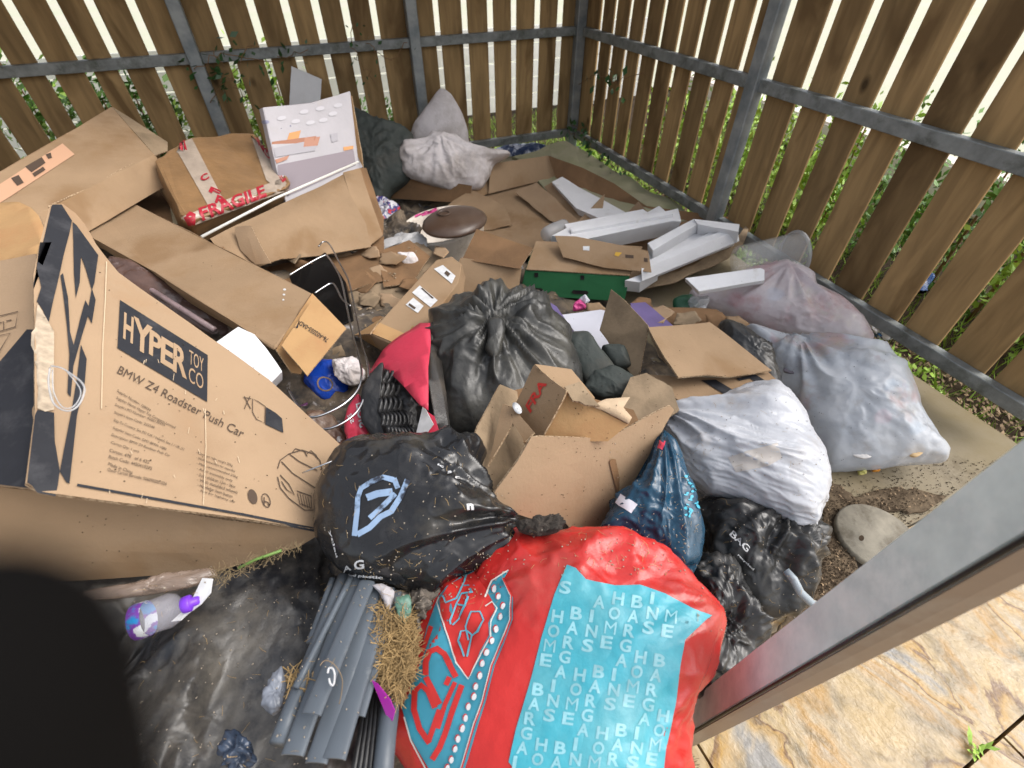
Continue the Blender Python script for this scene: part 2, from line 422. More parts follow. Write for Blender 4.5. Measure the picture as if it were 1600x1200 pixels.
CREAM = mat('cream_plastic', (.80, .72, .62), .4, spec=.5, var=.1, vscale=8, dust=(.28, .21, .14), dscale=7, dlo=.5, dhi=.8)
BROWNL = mat('brown_lid', (.075, .045, .03), .32, spec=.5, var=.3, vscale=8, dust=(.13, .09, .065), dscale=8, dlo=.45, dhi=.8)
MAGENTA = mat('magenta_print', (.62, .07, .25), .5)
STEEL = mat('galvanised_steel', (.33, .345, .34), .45, metal=.35, spec=.5, vscale=9, col2=(.19, .215, .225), detail=3, bump=.05, bscale=60, dust=(.13, .115, .085), dscale=5, dlo=.62, dhi=.85)
STEELF = mat('weathered_rail_steel', (.27, .285, .275), .5, metal=.2, vscale=14, col2=(.17, .18, .175), dust=(.05, .055, .035), dscale=9, dlo=.5, dhi=.75, bump=.1, bscale=50)
STEELB = mat('galvanised_post_steel', (.74, .83, .82), .45, metal=.0, spec=.5, vscale=16, col2=(.58, .66, .66), detail=4, rvar=.1, dust=(.82, .87, .86), dscale=12, dlo=.5, dhi=.72)
TUBEG = mat('grey_pvc', (.10, .118, .138), .38, spec=.5, var=.15, vscale=7, dust=(.30, .31, .31), dscale=14, dlo=.6, dhi=.85)
CHROME = mat('chrome_wire', (.55, .55, .55), .2, metal=1)
CLEAR = mat('clear_plastic', (.70, .70, .68), .10, spec=.6, alpha=.22)
CLEARF = mat('cloudy_clear_plastic', (.55, .55, .55), .15, spec=.6, alpha=.55, bump=.2, bscale=20)
STRAW = mat('straw', (.42, .28, .12), .8, var=.45, vscale=40)
STRAWD = mat('dry_grass', (.26, .19, .10), .85, var=.4, vscale=40)
YTAPE = mat('yellow_tape', (.55, .32, .03), .35, spec=.5)
BTAPE = mat('brown_tape', (.27, .155, .07), .42, spec=.6, var=.25, vscale=10, bump=.25, bscale=25)
CTAPE = mat('clear_tape', (.42, .34, .27), .3, spec=.6, var=.3, vscale=14, bump=.2, bscale=30)
PAPER = mat('crumpled_paper', (.50, .37, .24), .8, var=.15, vscale=8, bump=.3, bscale=40)
PAPERW = mat('white_paper', (.60, .60, .66), .75, var=.1, vscale=5)
RUBBER = mat('black_moulded_plastic', (.012, .012, .013), .35, spec=.5, bump=.15, bscale=50, dust=(.05, .045, .04), dscale=12, dlo=.5, dhi=.8)
GLOVE = mat('black_glove', (.003, .0026, .0024), .9, spec=.1)
LEAF = mat('leaf_green', (.14, .29, .05), .5, var=.5, vscale=3, sss=0)
LEAFY = mat('leaf_yellow_green', (.36, .56, .08), .5, var=.4, vscale=3)
LEAFD = mat('ivy_green', (.04, .11, .03), .4, var=.4, vscale=6)
SLAB = mat('concrete', (.27, .23, .165), .9, spec=.2, vscale=2.2, col2=(.22, .175, .10), bump=.15, bscale=60, dust=(.10, .075, .045), dscale=2.6, dlo=.55, dhi=.72)
MUD = mat('soil', (.07, .05, .033), .95, spec=.1, var=.5, vscale=9, bump=.6, bscale=25)

def wood_mat(name, base, dark):
    M = bpy.data.materials.new(name); M.use_nodes = True; N = M.node_tree; nd, lk = N.nodes, N.links; b = nd['Principled BSDF']
    b.inputs['Roughness'].default_value = .8; b.inputs['Specular IOR Level'].default_value = .25
    tc = nd.new('ShaderNodeTexCoord'); oi = nd.new('ShaderNodeObjectInfo')
    add = nd.new('ShaderNodeVectorMath'); add.operation = 'MULTIPLY_ADD'; add.inputs[1].default_value = (1, 1, 1)
    sc = nd.new('ShaderNodeVectorMath'); sc.operation = 'SCALE'; sc.inputs[0].default_value = (13, 7, 29); lk.new(oi.outputs['Random'], sc.inputs['Scale'])
    lk.new(tc.outputs['Object'], add.inputs[0]); lk.new(sc.outputs[0], add.inputs[2])
    mp = nd.new('ShaderNodeMapping'); mp.inputs['Scale'].default_value = (1, 1, .12); lk.new(add.outputs[0], mp.inputs[0])
    n1 = nd.new('ShaderNodeTexNoise'); n1.inputs['Scale'].default_value = 22; n1.inputs['Detail'].default_value = 6; n1.inputs['Distortion'].default_value = .6; lk.new(mp.outputs[0], n1.inputs['Vector'])
    n2 = nd.new('ShaderNodeTexNoise'); n2.inputs['Scale'].default_value = 5; n2.inputs['Detail'].default_value = 4; n2.inputs['Distortion'].default_value = .8
    mp2 = nd.new('ShaderNodeMapping'); mp2.inputs['Scale'].default_value = (1, 1, .35); lk.new(add.outputs[0], mp2.inputs[0]); lk.new(mp2.outputs[0], n2.inputs['Vector'])
    vo = nd.new('ShaderNodeTexVoronoi'); vo.inputs['Scale'].default_value = 3.4; mp3 = nd.new('ShaderNodeMapping'); mp3.inputs['Scale'].default_value = (1, 1, .6); lk.new(add.outputs[0], mp3.inputs[0]); lk.new(mp3.outputs[0], vo.inputs['Vector'])
    def ramp(x, lo, hi, a=0, c=1):
        r = nd.new('ShaderNodeMapRange'); r.inputs['From Min'].default_value = lo; r.inputs['From Max'].default_value = hi; r.inputs['To Min'].default_value = a; r.inputs['To Max'].default_value = c; lk.new(x, r.inputs['Value']); return r.outputs[0]
    def mix(f, A, B):
        x = nd.new('ShaderNodeMix'); x.data_type = 'RGBA'; lk.new(f, x.inputs[0])
        for s, k in ((A, 6), (B, 7)):
            if isinstance(s, tuple): x.inputs[k].default_value = (*s, 1)
            else: lk.new(s, x.inputs[k])
        return x.outputs[2]
    c = mix(ramp(n1.outputs[0], .35, .7), base, tuple(k*.62 for k in base))
    c = mix(ramp(n2.outputs[0], .48, .66), c, dark)
    c = mix(ramp(vo.outputs['Distance'], .03, .09, 1, 0), c, tuple(k*.5 for k in dark))
    hv = nd.new('ShaderNodeHueSaturation'); lk.new(c, hv.inputs['Color']); lk.new(ramp(oi.outputs['Random'], 0, 1, .75, 1.25), hv.inputs['Value'])
    lk.new(hv.outputs[0], b.inputs['Base Color'])
    bp = nd.new('ShaderNodeBump'); bp.inputs['Strength'].default_value = .3; bp.inputs['Distance'].default_value = .004; lk.new(n1.outputs[0], bp.inputs['Height']); lk.new(bp.outputs[0], b.inputs['Normal'])
    return M
WOOD = wood_mat('stained_timber', (.35, .225, .10), (.15, .09, .037))

def stone_mat():
    M = bpy.data.materials.new('riven_sandstone'); M.use_nodes = True; N = M.node_tree; nd, lk = N.nodes, N.links; b = nd['Principled BSDF']
    b.inputs['Specular IOR Level'].default_value = .5
    tc = nd.new('ShaderNodeTexCoord')
    mp = nd.new('ShaderNodeMapping'); mp.inputs['Rotation'].default_value = (0, 0, rad(70.2)); lk.new(tc.outputs['Object'], mp.inputs[0]); mq = mp; mp = nd.new('ShaderNodeMapping'); mp.inputs['Scale'].default_value = (1.7, 3.0, 1); lk.new(mq.outputs[0], mp.inputs[0])
    def nse(s, d, dist=0):
        x = nd.new('ShaderNodeTexNoise'); x.inputs['Scale'].default_value = s; x.inputs['Detail'].default_value = d; x.inputs['Distortion'].default_value = dist; lk.new(mp.outputs[0], x.inputs['Vector']); return x.outputs[0]
    r = nd.new('ShaderNodeValToRGB'); e = r.color_ramp.elements; e[0].position = .30; e[0].color = (.17, .165, .16, 1); e[1].position = .75; e[1].color = (.33, .26, .19, 1)
    for p, c in ((.385, (.24, .225, .20, 1)), (.415, (.38, .29, .17, 1)), (.47, (.40, .235, .055, 1)), (.497, (.13, .06, .02, 1)), (.512, (.40, .28, .12, 1)), (.56, (.38, .29, .17, 1)), (.60, (.38, .22, .06, 1)), (.655, (.34, .27, .18, 1))):
        k = e.new(p); k.color = c
    n1 = nse(1.25, 9, .9); lk.new(n1, r.inputs[0])
    mx = nd.new('ShaderNodeMix'); mx.data_type = 'RGBA'; lk.new(r.outputs[0], mx.inputs[6]); mx.inputs[7].default_value = (.16, .12, .06, 1)
    rr = nd.new('ShaderNodeMapRange'); rr.inputs['From Min'].default_value = .52; rr.inputs['From Max'].default_value = .72; lk.new(nse(5, 10, .4), rr.inputs['Value']); lk.new(rr.outputs[0], mx.inputs[0])
    lk.new(mx.outputs[2], b.inputs['Base Color'])
    st = nd.new('ShaderNodeMath'); st.operation = 'SNAP'; st.inputs[1].default_value = .035; lk.new(n1, st.inputs[0])
    bp = nd.new('ShaderNodeBump'); bp.inputs['Strength'].default_value = .8; bp.inputs['Distance'].default_value = .05; lk.new(st.outputs[0], bp.inputs['Height'])
    b2 = nd.new('ShaderNodeBump'); b2.inputs['Strength'].default_value = .4; b2.inputs['Distance'].default_value = .01; lk.new(nse(22, 6), b2.inputs['Height']); lk.new(bp.outputs[0], b2.inputs['Normal']); lk.new(b2.outputs[0], b.inputs['Normal'])
    r2 = nd.new('ShaderNodeMapRange'); r2.inputs['To Min'].default_value = .18; r2.inputs['To Max'].default_value = .6; lk.new(nse(4, 5), r2.inputs['Value']); lk.new(r2.outputs[0], b.inputs['Roughness'])
    return M
STONE = stone_mat()

# ================================================================== SETTING
def quad_sheet(name, x0, x1, y0, y1, z, m, n=1, amp=0, kind='structure', s=2, seed=0):
    V = []; F = []
    nx = n; ny = n
    for j in range(ny+1):
        for i in range(nx+1):
            p = Vector((x0+(x1-x0)*i/nx, y0+(y1-y0)*j/ny, z)); p.z += amp*nz((p.x, p.y, 0), s, seed) if amp else 0; V.append(p)
    for j in range(ny):
        for i in range(nx): a = j*(nx+1)+i; F.append((a, a+1, a+nx+2, a+nx+1))
    return tag(mesh(name, V, F, m, smooth=amp > 0), kind=kind)
quad_sheet('ground', -60, 60, -60, 60, -.10, MUD)
bm = bmesh.new(); box(bm, Vector((-2.45, -1.96, -.05)), (4.98, 4.04, .1)); bmesh.ops.bevel(bm, geom=bm.edges[:], offset=.008, segments=2, affect='EDGES')
tag(from_bm('concrete_pad', bm, SLAB), kind='structure')
# riven stone flags in front
bm = bmesh.new(); rng = random.Random(3)
jx, jy = W(1509, 1200, -.02), W(1600, 1120, -.02)
ang = math.atan2((jy-jx).y, (jy-jx).x); ca, sa = math.cos(ang), math.sin(ang); ux, uy = Vector((ca, sa, 0)), Vector((-sa, ca, 0)); o0 = (jx+jy)/2
for i in range(-6, 7):
    for j in range(-6, 7):
        w = 1.5; h = 1.05; c = o0+ux*((i+.5*(j % 2)+.02)*w)+uy*((j+.5)*h)
        if c.y > -3.6 or c.y < -9: continue
        q = [c+ux*(a*(w/2-.004))+uy*(b*(h/2-.004)) for a, b in ((-1, -1), (1, -1), (1, 1), (-1, 1))]
        vs = [bm.verts.new(p+Vector((0, 0, -.02-p.z+rng.uniform(-.003, .003)))) for p in q]; vb = [bm.verts.new(v.co+Vector((0, 0, -.05))) for v in vs]
        bm.faces.new(vs)
        for k in range(4): bm.faces.new((vs[k], vb[k], vb[(k+1) % 4], vs[(k+1) % 4]))
# keep the flags in front of the pad
bmesh.ops.bisect_plane(bm, geom=bm.verts[:]+bm.edges[:]+bm.faces[:], plane_co=Vector((0, -3.985, 0)), plane_no=Vector((0, 1, 0)), clear_outer=True)
bmesh.ops.recalc_face_normals(bm, faces=bm.faces[:])
tag(from_bm('paving', bm, STONE), kind='structure')
quad_sheet('outer_ground', -9, 9, -12, -3.982, -.055, MUD)

# ------------------------------------------------------------------ slatted timber walls on a steel frame
def fence(name, label, origin, along, inward, gaps, posts, L, gw, pw=.08, seed=0, H=1.98, corner=False):
    t = thing(name, label, 'fence', origin); r = random.Random(seed); n = -inward
    def bx(nm, a0, a1, d0, d1, z0, z1, m, bev=.003, lean=0):
        bm = bmesh.new(); c = origin+along*(a0+a1)/2+inward*(d0+d1)/2; c.z = (z0+z1)/2
        rot = Matrix((along, inward, Vector((0, 0, 1)))).transposed()
        vs = box(bm, c, (a1-a0, abs(d1-d0), z1-z0), rot)
        if lean:
            for v in vs: v.co += along*lean*(v.co.z-1)
        bmesh.ops.bevel(bm, geom=bm.edges[:], offset=bev, segments=1, affect='EDGES')
        return from_bm(nm, bm, m, t)
    e = [0]+sorted(gaps)+[L]
    for a, b in zip(e, e[1:]):
        w = (b-a)-gw*(1+r.uniform(-.15, .15))
        if w < .05: continue
        c = (a+b)/2; bx('slat', c-w/2, c+w/2, -.019, -.003, .13+r.uniform(-.015, .01), H+r.uniform(-.03, .03), WOOD, lean=r.uniform(-.004, .004))
    ps = sorted(posts); start = [0] if ps[0] > 1 else []; z3 = ((.14, .20), (.90, .96), (1.66, 1.72))
    for a, b in zip(start+ps, (start+ps)[1:]+[L]):
        if b-a < .1: continue
        for z0, z1 in z3: bx('rail', a+pw/2+(.05 if a == 0 else 0), b-(pw/2 if b != L else 0), 0, .045, z0, z1, STEELF)
    for p in ps: bx('post', p-pw/2, p+pw/2, 0 if p else .0, .07, .0, H+.02, STEEL, .006)
    return t
rg = [.27+.195*k for k in range(9)]+[2.05]+[2.29+.197*k for k in range(8)]
fence('slatted_fence', 'slatted brown timber wall with blue grey steel frame, beside the loose clear bags', Vector((0, 0, 0)), Vector((0, -1, 0)), Vector((-1, 0, 0)), rg, [2.008], 3.86, .043, seed=1)
bgp = [.21, .41, .61, .80, 1.01, 1.22, 1.4165, 1.67, 1.86, 2.05, 2.24, 2.45, 2.67, 2.88, 3.11, 3.32, 3.5, 3.71, 3.89, 4.1, 4.3, 4.5, 4.7]
fence('slatted_fence', 'weathered slatted timber wall with creeper on its rail, behind the cartons and pillows', Vector((0, 0, 0)), Vector((-1, 0, 0)), Vector((0, -1, 0)), bgp, [.045, 1.4165, 2.88, 4.345], 4.9, .046, seed=2)
fence('slatted_fence', 'slatted timber side wall beyond the tall plain carton', Vector((-4.9, 0, 0)), Vector((0, -1, 0)), Vector((1, 0, 0)), [.2*k for k in range(1, 19)], [.05, 2.0], 3.8, .055, seed=3)

# unseen shallow cover added above the back wall to dim the far side
bm = bmesh.new(); box(bm, Vector((-2.4, -.55, 2.12)), (5.3, 1.6, .04)); tag(from_bm('back_shade_cover', bm, CARDD), kind='structure')

# door post next to the camera
def azpt(az, d, z=0): return Vector((CAM.x+d*math.cos(rad(az)), CAM.y+d*math.sin(rad(az)), z))
e1, e2, e3 = azpt(10.8, .555), azpt(4.9, .50), azpt(2.3, .555); e4 = e1+(e3-e2)
def edge_line(lo, hi, d):
    def at_d(q):
        r_ = ray(*q); return CAM+r_*(d/math.hypot(r_.x, r_.y))
    A, B = at_d(lo), at_d(hi); u = (B-A)/(B.z-A.z); return A+u*(-.02-A.z), A+u*(2.1-A.z)
L1, L2, L3 = edge_line((1082, 1088), (1600, 675), .555), edge_line((1057, 1158), (1600, 843), .50), edge_line((1061, 1175), (1600, 906), .535)
B_ = [L1[0], L2[0], L3[0], L1[0]+L3[0]-L2[0]]; T_ = [L1[1], L2[1], L3[1], L1[1]+L3[1]-L2[1]]; e1, e2 = L1[0], L2[0]
bm = bmesh.new(); b = [bm.verts.new(p) for p in B_]; t = [bm.verts.new(p) for p in T_]
bm.faces.new(b); bm.faces.new(t[::-1])
for i in range(4): bm.faces.new((b[i], t[i], t[(i+1) % 4], b[(i+1) % 4]))
bmesh.ops.recalc_face_normals(bm, faces=bm.faces[:]); bmesh.ops.bevel(bm, geom=bm.edges[:], offset=.006, segments=3, affect='EDGES')
dp = thing('door_post', 'close galvanised steel door post rising past the stone paving', 'post', (e2.x, e2.y, 0))
from_bm('post_tube', bm, STEELB, dp)
# rubber strip on the hidden corner of the post (dark seam)
nn_ = (e2-e1).normalized()
tube('seal_strip', [L2[0].lerp(L2[1], z) for z in (0.01, .25, .5, .75, .98)], .0028, RUBBER, dp, seg=8)
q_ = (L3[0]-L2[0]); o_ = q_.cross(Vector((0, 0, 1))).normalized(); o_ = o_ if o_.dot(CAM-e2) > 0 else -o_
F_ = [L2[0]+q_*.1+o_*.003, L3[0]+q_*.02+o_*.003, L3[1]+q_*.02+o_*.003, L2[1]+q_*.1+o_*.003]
prism3('reflection_strip', F_, -o_*.002, mat('painted_reflection', (.34, .26, .20), .4, metal=.2, var=.25, vscale=3, dust=(.42, .36, .30), dscale=6, dlo=.5, dhi=.8), dp, cuts=0, bev=.0006)  # warm paving reflection on the steel's second face, painted as a thin strip

# ------------------------------------------------------------------ outside the slats
def leaf_mesh(pts, size, r, up=.4):
    V = []; F = []
    for p in pts:
        n = Vector((r.gauss(0, 1), r.gauss(0, 1), r.gauss(0, 1)+up)).normalized(); x, y = frame(n, Vector((r.random(), r.random(), r.random()))); s = size*r.uniform(.6, 1.3); k = len(V)
        V += [p-x*s, p+y*s*.5-x*s*.1, p+x*s, p-y*s*.5-x*s*.1]; F.append((k, k+1, k+2, k+3))
    return V, F
def bush(cx, cy, w, d, h, n, label, m, size=.035, seed=0, stems=5):
    t = thing('shrub', label, 'shrub', (cx, cy, -.1), 'shrubs growing outside the slatted walls'); r = random.Random(seed); pts = []
    cl = [(r.uniform(-w, w), r.uniform(-d, d), r.uniform(.05, h)) for _ in range(26)]
    for _ in range(n):
        c = r.choice(cl); pts.append(Vector((cx+c[0]+r.gauss(0, .13), cy+c[1]+r.gauss(0, .1), max(-.08, -.1+c[2]+r.gauss(0, .1)))))
    V, F = leaf_mesh(pts, size, r); mesh('crown', V, F, m, t)
    for i in range(stems):
        x = cx+r.uniform(-w, w)*.8; y = cy+r.uniform(-d, d); tube('stem', [Vector((x+.04*nz((k, i, 0), 1), y, -.1+h*.9*k/5)) for k in range(6)], .012, CARDD, t, seg=6, rs=[.012-.0015*k for k in range(6)])
hb = [(-4.6, .9, 'dense bright shrub glimpsed through the slats behind the tall plain carton', LEAFY, .9), (-3.7, .8, 'leafy shrub glimpsed through the slats above the tape wrapped carton', LEAF, .8),
      (-2.75, .9, 'tangled shrub glimpsed through the slats by the leaning white sheet', LEAFY, .75), (-1.7, 1.0, 'low shrub outside the slats behind the dirty pillows', LEAF, .35)]
for i, (x, y, lb, m, h) in enumerate(hb): bush(x, y, .5, .22, h, 1500, lb, m, seed=i+5)
hr = [(.75, -.9, 'shrub outside the slats near the far corner of the store', LEAFY, .6), (.85, -1.9, 'shrub outside the slats behind the white foam trays', LEAFY, .8), (.9, -2.8, 'shrub outside the slats above the clear plastic tub', LEAF, .85), (.9, -3.5, 'shrub outside the slats above the blue litter', LEAFY, .8)]
for i, (x, y, lb, m, h) in enumerate(hr): bush(x, y, .25, .45, h, 2400, lb, m, size=.026, seed=i+15)
PALE = mat('pale_boards', (.80, .79, .74), .7, var=.12, vscale=3, dust=(.5, .5, .42), dscale=2, dlo=.5, dhi=.8)
SANDW = mat('sandy_render', (.78, .70, .62), .9, var=.12, vscale=3, bump=.3, bscale=40)
t = thing('board_fence', 'pale horizontal board fence seen through the gaps behind the pillows', 'fence', (-1.5, 1.7, -.1))
for k in range(5):
    bm = bmesh.new(); box(bm, Vector((-2.2, 1.7+.004*(k % 2), .02+k*.165)), (8.2, .025, .15)); from_bm('board', bm, PALE, t)
for x in (-6, -4.2, -2.4, -.6, 1.2):
    bm = bmesh.new(); box(bm, Vector((x, 1.765, .32)), (.09, .09, .84)); from_bm('post', bm, PALE, t)
bm = bmesh.new(); box(bm, Vector((2.35, -1.5, .05)), (.2, 6.0, .3)); bmesh.ops.bevel(bm, geom=bm.edges[:], offset=.02, segments=2, affect='EDGES')
w_ = from_bm('garden_wall', bm, SANDW); tag(w_, 'low sandy rendered kerb wall seen through the slats', 'wall')
PGR = mat('bright_gap_ground', (.50, .47, .38), .9, vscale=.6, col2=(.46, .47, .34), bump=.3, bscale=60); quad_sheet('outer_ground', 2.5, 45, -30, 2.0, -.06, PGR); quad_sheet('outer_ground', -45, 45, 2.0, 50, -.06, PGR)  # pale ground added outside so that the slat gaps look bright
# grass outside
def blades(name, areas, n, m, seed, hmin=.03, hmax=.09, z=-.1):
    r = random.Random(seed); V = []; F = []
    for _ in range(n):
        x0, x1, y0, y1 = r.choice(areas); p = Vector((r.uniform(x0, x1), r.uniform(y0, y1), z)); h = r.uniform(hmin, hmax); a = r.uniform(0, 6.28); d = Vector((math.cos(a), math.sin(a), 0)); k = len(V); b = Vector((r.gauss(0, .4), r.gauss(0, .4), 0))*h
        V += [p-d*.004, p+d*.004, p+Vector((0, 0, h))+b]; F.append((k, k+1, k+2))
    return tag(mesh(name, V, F, m), kind='stuff')
tag(blades('grass', [(-5, 1, .05, 1.6), (.03, 2.2, -4, .5), (-2.5, .3, .02, .3)], 26000, LEAFY, 4), 'patchy grass growing outside the slatted walls', 'grass')
# leafy weeds and dead leaves under the rails
r = random.Random(9); pts = [Vector((r.gauss(.12, .09), -3.9*r.random()**1.2, -.09+abs(r.gauss(0, .04)))) for _ in range(2600)]
pts = [p for p in pts if noise.noise(p*2.2) > -.12 or p.y > -2]
pts += [Vector((-3*r.random(), r.gauss(.13, .07), -.08+abs(r.gauss(0, .04)))) for _ in range(1300)]
V, F = leaf_mesh([p for p in pts if not (p.x < .04 and p.y < .06)], .022, r, 1.5); tag(mesh('weeds', V, F, LEAFY), 'low weeds along the edge of the concrete pad', 'weeds', kind='stuff')
DEADL = mat('dead_leaf', (.38, .26, .15), .8, var=.7, vscale=30)
pts = [Vector((r.uniform(.04, .35), r.uniform(-4, 0), -.085+.02*r.random())) for _ in range(2300)]
V, F = leaf_mesh(pts, .015, r, 4); tag(mesh('leaf_litter', V, F, DEADL), 'brown dead leaves on the soil below the steel rail', 'dead leaves', kind='stuff')
# ivy trails on the frame
def ivy(label, paths, n, seed, size=.028, spread=.05, group=None):
    t = thing('ivy', label, 'ivy', paths[0][0], 'ivy creeping over the steel frame'); r = random.Random(seed); bm = bmesh.new(); pts = []
    for P in paths:
        Q = []
        for a, b in zip(P, P[1:]):
            for k in range(8): Q.append(a.lerp(b, k/8)+Vector((r.gauss(0, .012), r.gauss(0, .008), r.gauss(0, .012))))
        tube('', Q, .0025, None, bm=bm, seg=5)
        for _ in range(n): p = r.choice(Q); pts.append(p+Vector((r.gauss(0, spread), r.gauss(0, spread*.5), r.gauss(0, spread))))
    from_bm('vine', bm, CARDD, t); V, F = leaf_mesh(pts, size, r, .6); mesh('foliage', V, F, LEAFD, t)
y_ = lambda x, y, d=-.09: on_y(x, y, d)
ivy('ivy twining around the post left of the white sheet', [[y_(300, 110), y_(345, 85), y_(420, 95), y_(490, 75)], [y_(330, 160), y_(360, 120), y_(400, 60)], [y_(390, 165), y_(350, 110), y_(330, 75)]], 26, 1)
ivy('sparse ivy strands hanging near the middle post', [[y_(545, 40), y_(560, 90), y_(590, 130)], [y_(570, 70), y_(610, 95), y_(640, 60)]], 12, 2, .02)
x_ = lambda x, y, d=-.09: on_x(x, y, d)
ivy('ivy sprig reaching from the corner post across the slats', [[x_(905, 130), x_(935, 112), x_(965, 125), x_(1010, 115)], [x_(945, 120), x_(958, 130)]], 9, 3, .035, .03)
ivy('ivy clump at the foot of the corner post', [[x_(895, 195), x_(915, 215), x_(925, 240)], [y_(890, 200), y_(905, 225), y_(930, 235)], [x_(920, 225), x_(985, 285)]], 30, 4, .03, .035)

# ================================================================== THE HEAP
# ---- loose black sheeting that fills the hollows of the heap
bag1 = lambda nm, lab, cat, *a, group=None, **k: tag(bag(nm, *a, **k), lab, cat, group)
hv = []
def heap_z(x, y):
    # broad height of the buried rubbish over the pad
    d = .30*math.exp(-((x+2.6)/.9)**2-((y+2.9)/1.0)**2)+.34*math.exp(-((x+3.2)/.8)**2-((y+1.7)/1.0)**2)+.12*math.exp(-((x+1.7)/.7)**2-((y+2.4)/.8)**2)+.25*math.exp(-((x+2.3)/.5)**2-((y+3.7)/.5)**2)
    return d
RUB = mat('trampled_rubbish', (.16, .12, .08), .8, vscale=11, col2=(.02, .02, .022), bump=.5, bscale=18, bump2=.5, bscale2=9, dust=(.24, .19, .13), dscale=13, dlo=.55, dhi=.7, contrast2=((.30, .28, .27), 17, .62, .70))
N_ = 150; V = []; F = []
for j in range(N_+1):
    for i in range(N_+1):
        x = -4.7+3.85*i/N_; y = -4.05+3.75*j/N_; e = min(1, (x+4.7)/.2, (-.85-x)/.5, (y+4.05)/.15, (-.3-y)/.4)
        z = heap_z(x, y)*max(0, e)-.004*(e <= 0)+max(0, e)*(.05*ridge(noise.noise(Vector((x*5, y*5, 0))))+.03*ridge(noise.noise(Vector((x*14, y*14, 2)))))-.03
        V.append((x, y, max(-.02, z)))
for j in range(N_):
    for i in range(N_): a = j*(N_+1)+i; F.append((a, a+1, a+N_+2, a+N_+1))
tag(mesh('rubbish_heap', V, F, RUB, smooth=True), 'trampled mass of buried rubbish under the cartons and bags', 'rubbish', kind='stuff')

# ---- along the back wall
sh = [on_y(x, y, -.07) for x, y in ((455, 103), (503, 124), (500, 162), (452, 168))]
tag(panel3('white_sheet', sh, FOAM, th=.006, g=.03, bend=.004, ragged=.004), 'torn white sheet with leaf prints, leaning on the slats', 'sheet')
bag1('dark_tarpaulin', 'crumpled dark grey tarpaulin between the printed carton and the pillows', 'tarpaulin', [(548, 175), (575, 180), (618, 195), (645, 212), (650, 250), (640, 285), (612, 305), (598, 345), (565, 345), (545, 300), (540, 230)], .30, GREYD, depth=.14, back=.12, crumple=.035, fine=.012, seed=3, tilt=.3)
bag1('pillow', 'upright grey pillow leaning against the slats', 'pillow', [(688, 139), (705, 148), (722, 178), (731, 205), (733, 235), (728, 256), (690, 255), (648, 240), (640, 215), (648, 190), (668, 165)], .40, FABRIC, depth=.10, back=.07, crumple=.018, fine=.004, fs=6, seed=4, tilt=.1, power=.6)
bag1('duvet', 'slumped dirty white duvet in front of the grey pillow', 'duvet', [(622, 238), (636, 222), (660, 216), (690, 212), (722, 222), (745, 232), (790, 238), (797, 243), (775, 255), (765, 275), (750, 297), (700, 300), (650, 282), (634, 270)], .30, FABRIC, depth=.13, back=.1, crumple=.03, fine=.007, fs=9, pleat=.03, knot=(690, 216), seed=6, tilt=.25, power=.6)
# thrown mat over the slab corner
tag(panel('floor_mat', [(800, 243), (885, 222), (925, 245), (1060, 322), (1085, 345), (1000, 350), (860, 300)], (.14, .13, .10), mat('mossy_mat', (.32, .295, .20), .9, vscale=4, col2=(.25, .25, .14), bump=.2, bscale=40), idx=(0, 2, 4), th=.02, g=.06, bend=.02), 'pale mossy mat slumped behind the open carton', 'mat')
bag1('litter_wrapper', 'blue and white plastic wrapper on the grass below the back rail', 'wrapper', [(765, 238), (790, 226), (835, 224), (860, 232), (830, 240), (790, 245)], .06, mat('blue_white_wrapper', (.5, .52, .6), .35, col2=(.03, .05, .12), vscale=14, vlo=.45, vhi=.5), depth=.03, back=.02, crumple=.02, fine=.01, n=60, m=16)

# ---- large open carton tray with torn flaps
t = thing('open_carton', 'big low open carton with torn flaps, holding the white foam pieces', 'carton', W(880, 330, .1))
panel('base', [(735, 330), (765, 298), (872, 275), (1010, 330), (1165, 352), (1150, 395), (985, 445), (850, 400), (700, 395), (690, 360)], (.10, .10, .10), CARD, t, idx=(1, 4, 8), g=.05, bend=.008)
panel('wall', [(763, 303), (868, 277), (857, 243), (767, 256)], (.12, .12, .25), CARD, t, bend=.006)
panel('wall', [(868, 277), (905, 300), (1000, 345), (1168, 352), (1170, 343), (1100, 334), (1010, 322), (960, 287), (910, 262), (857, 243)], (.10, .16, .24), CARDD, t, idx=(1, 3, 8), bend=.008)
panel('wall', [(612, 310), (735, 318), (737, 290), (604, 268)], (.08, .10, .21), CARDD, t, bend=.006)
panel('wall', [(735, 318), (766, 300), (768, 262), (737, 290)], (.10, .12, .22), CARD, t, bend=.003)
panel('flap', [(805, 300), (838, 284), (905, 345), (880, 352), (858, 345)], (.14, .2, .13), CARDL, t, jg=(2, 12), idx=(0, 1, 3), bend=.008, ragged=.003)
panel('flap', [(850, 290), (873, 278), (915, 330), (912, 352), (880, 340)], (.16, .2, .14), CARD, t, jg=(2, 12, 4), idx=(0, 1, 3), bend=.008, ragged=.003)
panel('flap', [(700, 320), (735, 296), (790, 322), (800, 352), (740, 362), (705, 350)], (.14, .17, .12), CARD, t, jg=(2, 14, 7), idx=(0, 1, 3), bend=.01, ragged=.003)
panel('flap', [(903, 345), (945, 303), (940, 340), (905, 352)], (.16, .25, .17), CARD, t, bend=.003)
panel('flap', [(980, 333), (998, 315), (1012, 332)], (.18, .25, .18), CARDL, t, g=0)
panel('flap', [(970, 446), (1060, 425), (1140, 385), (1172, 345), (1162, 380), (1140, 402), (1060, 440), (1000, 452)], (.17, .185, .225), CARDG, t, jg=(1.5, 12, 5), idx=(0, 2, 3), g=.04, bend=.01)
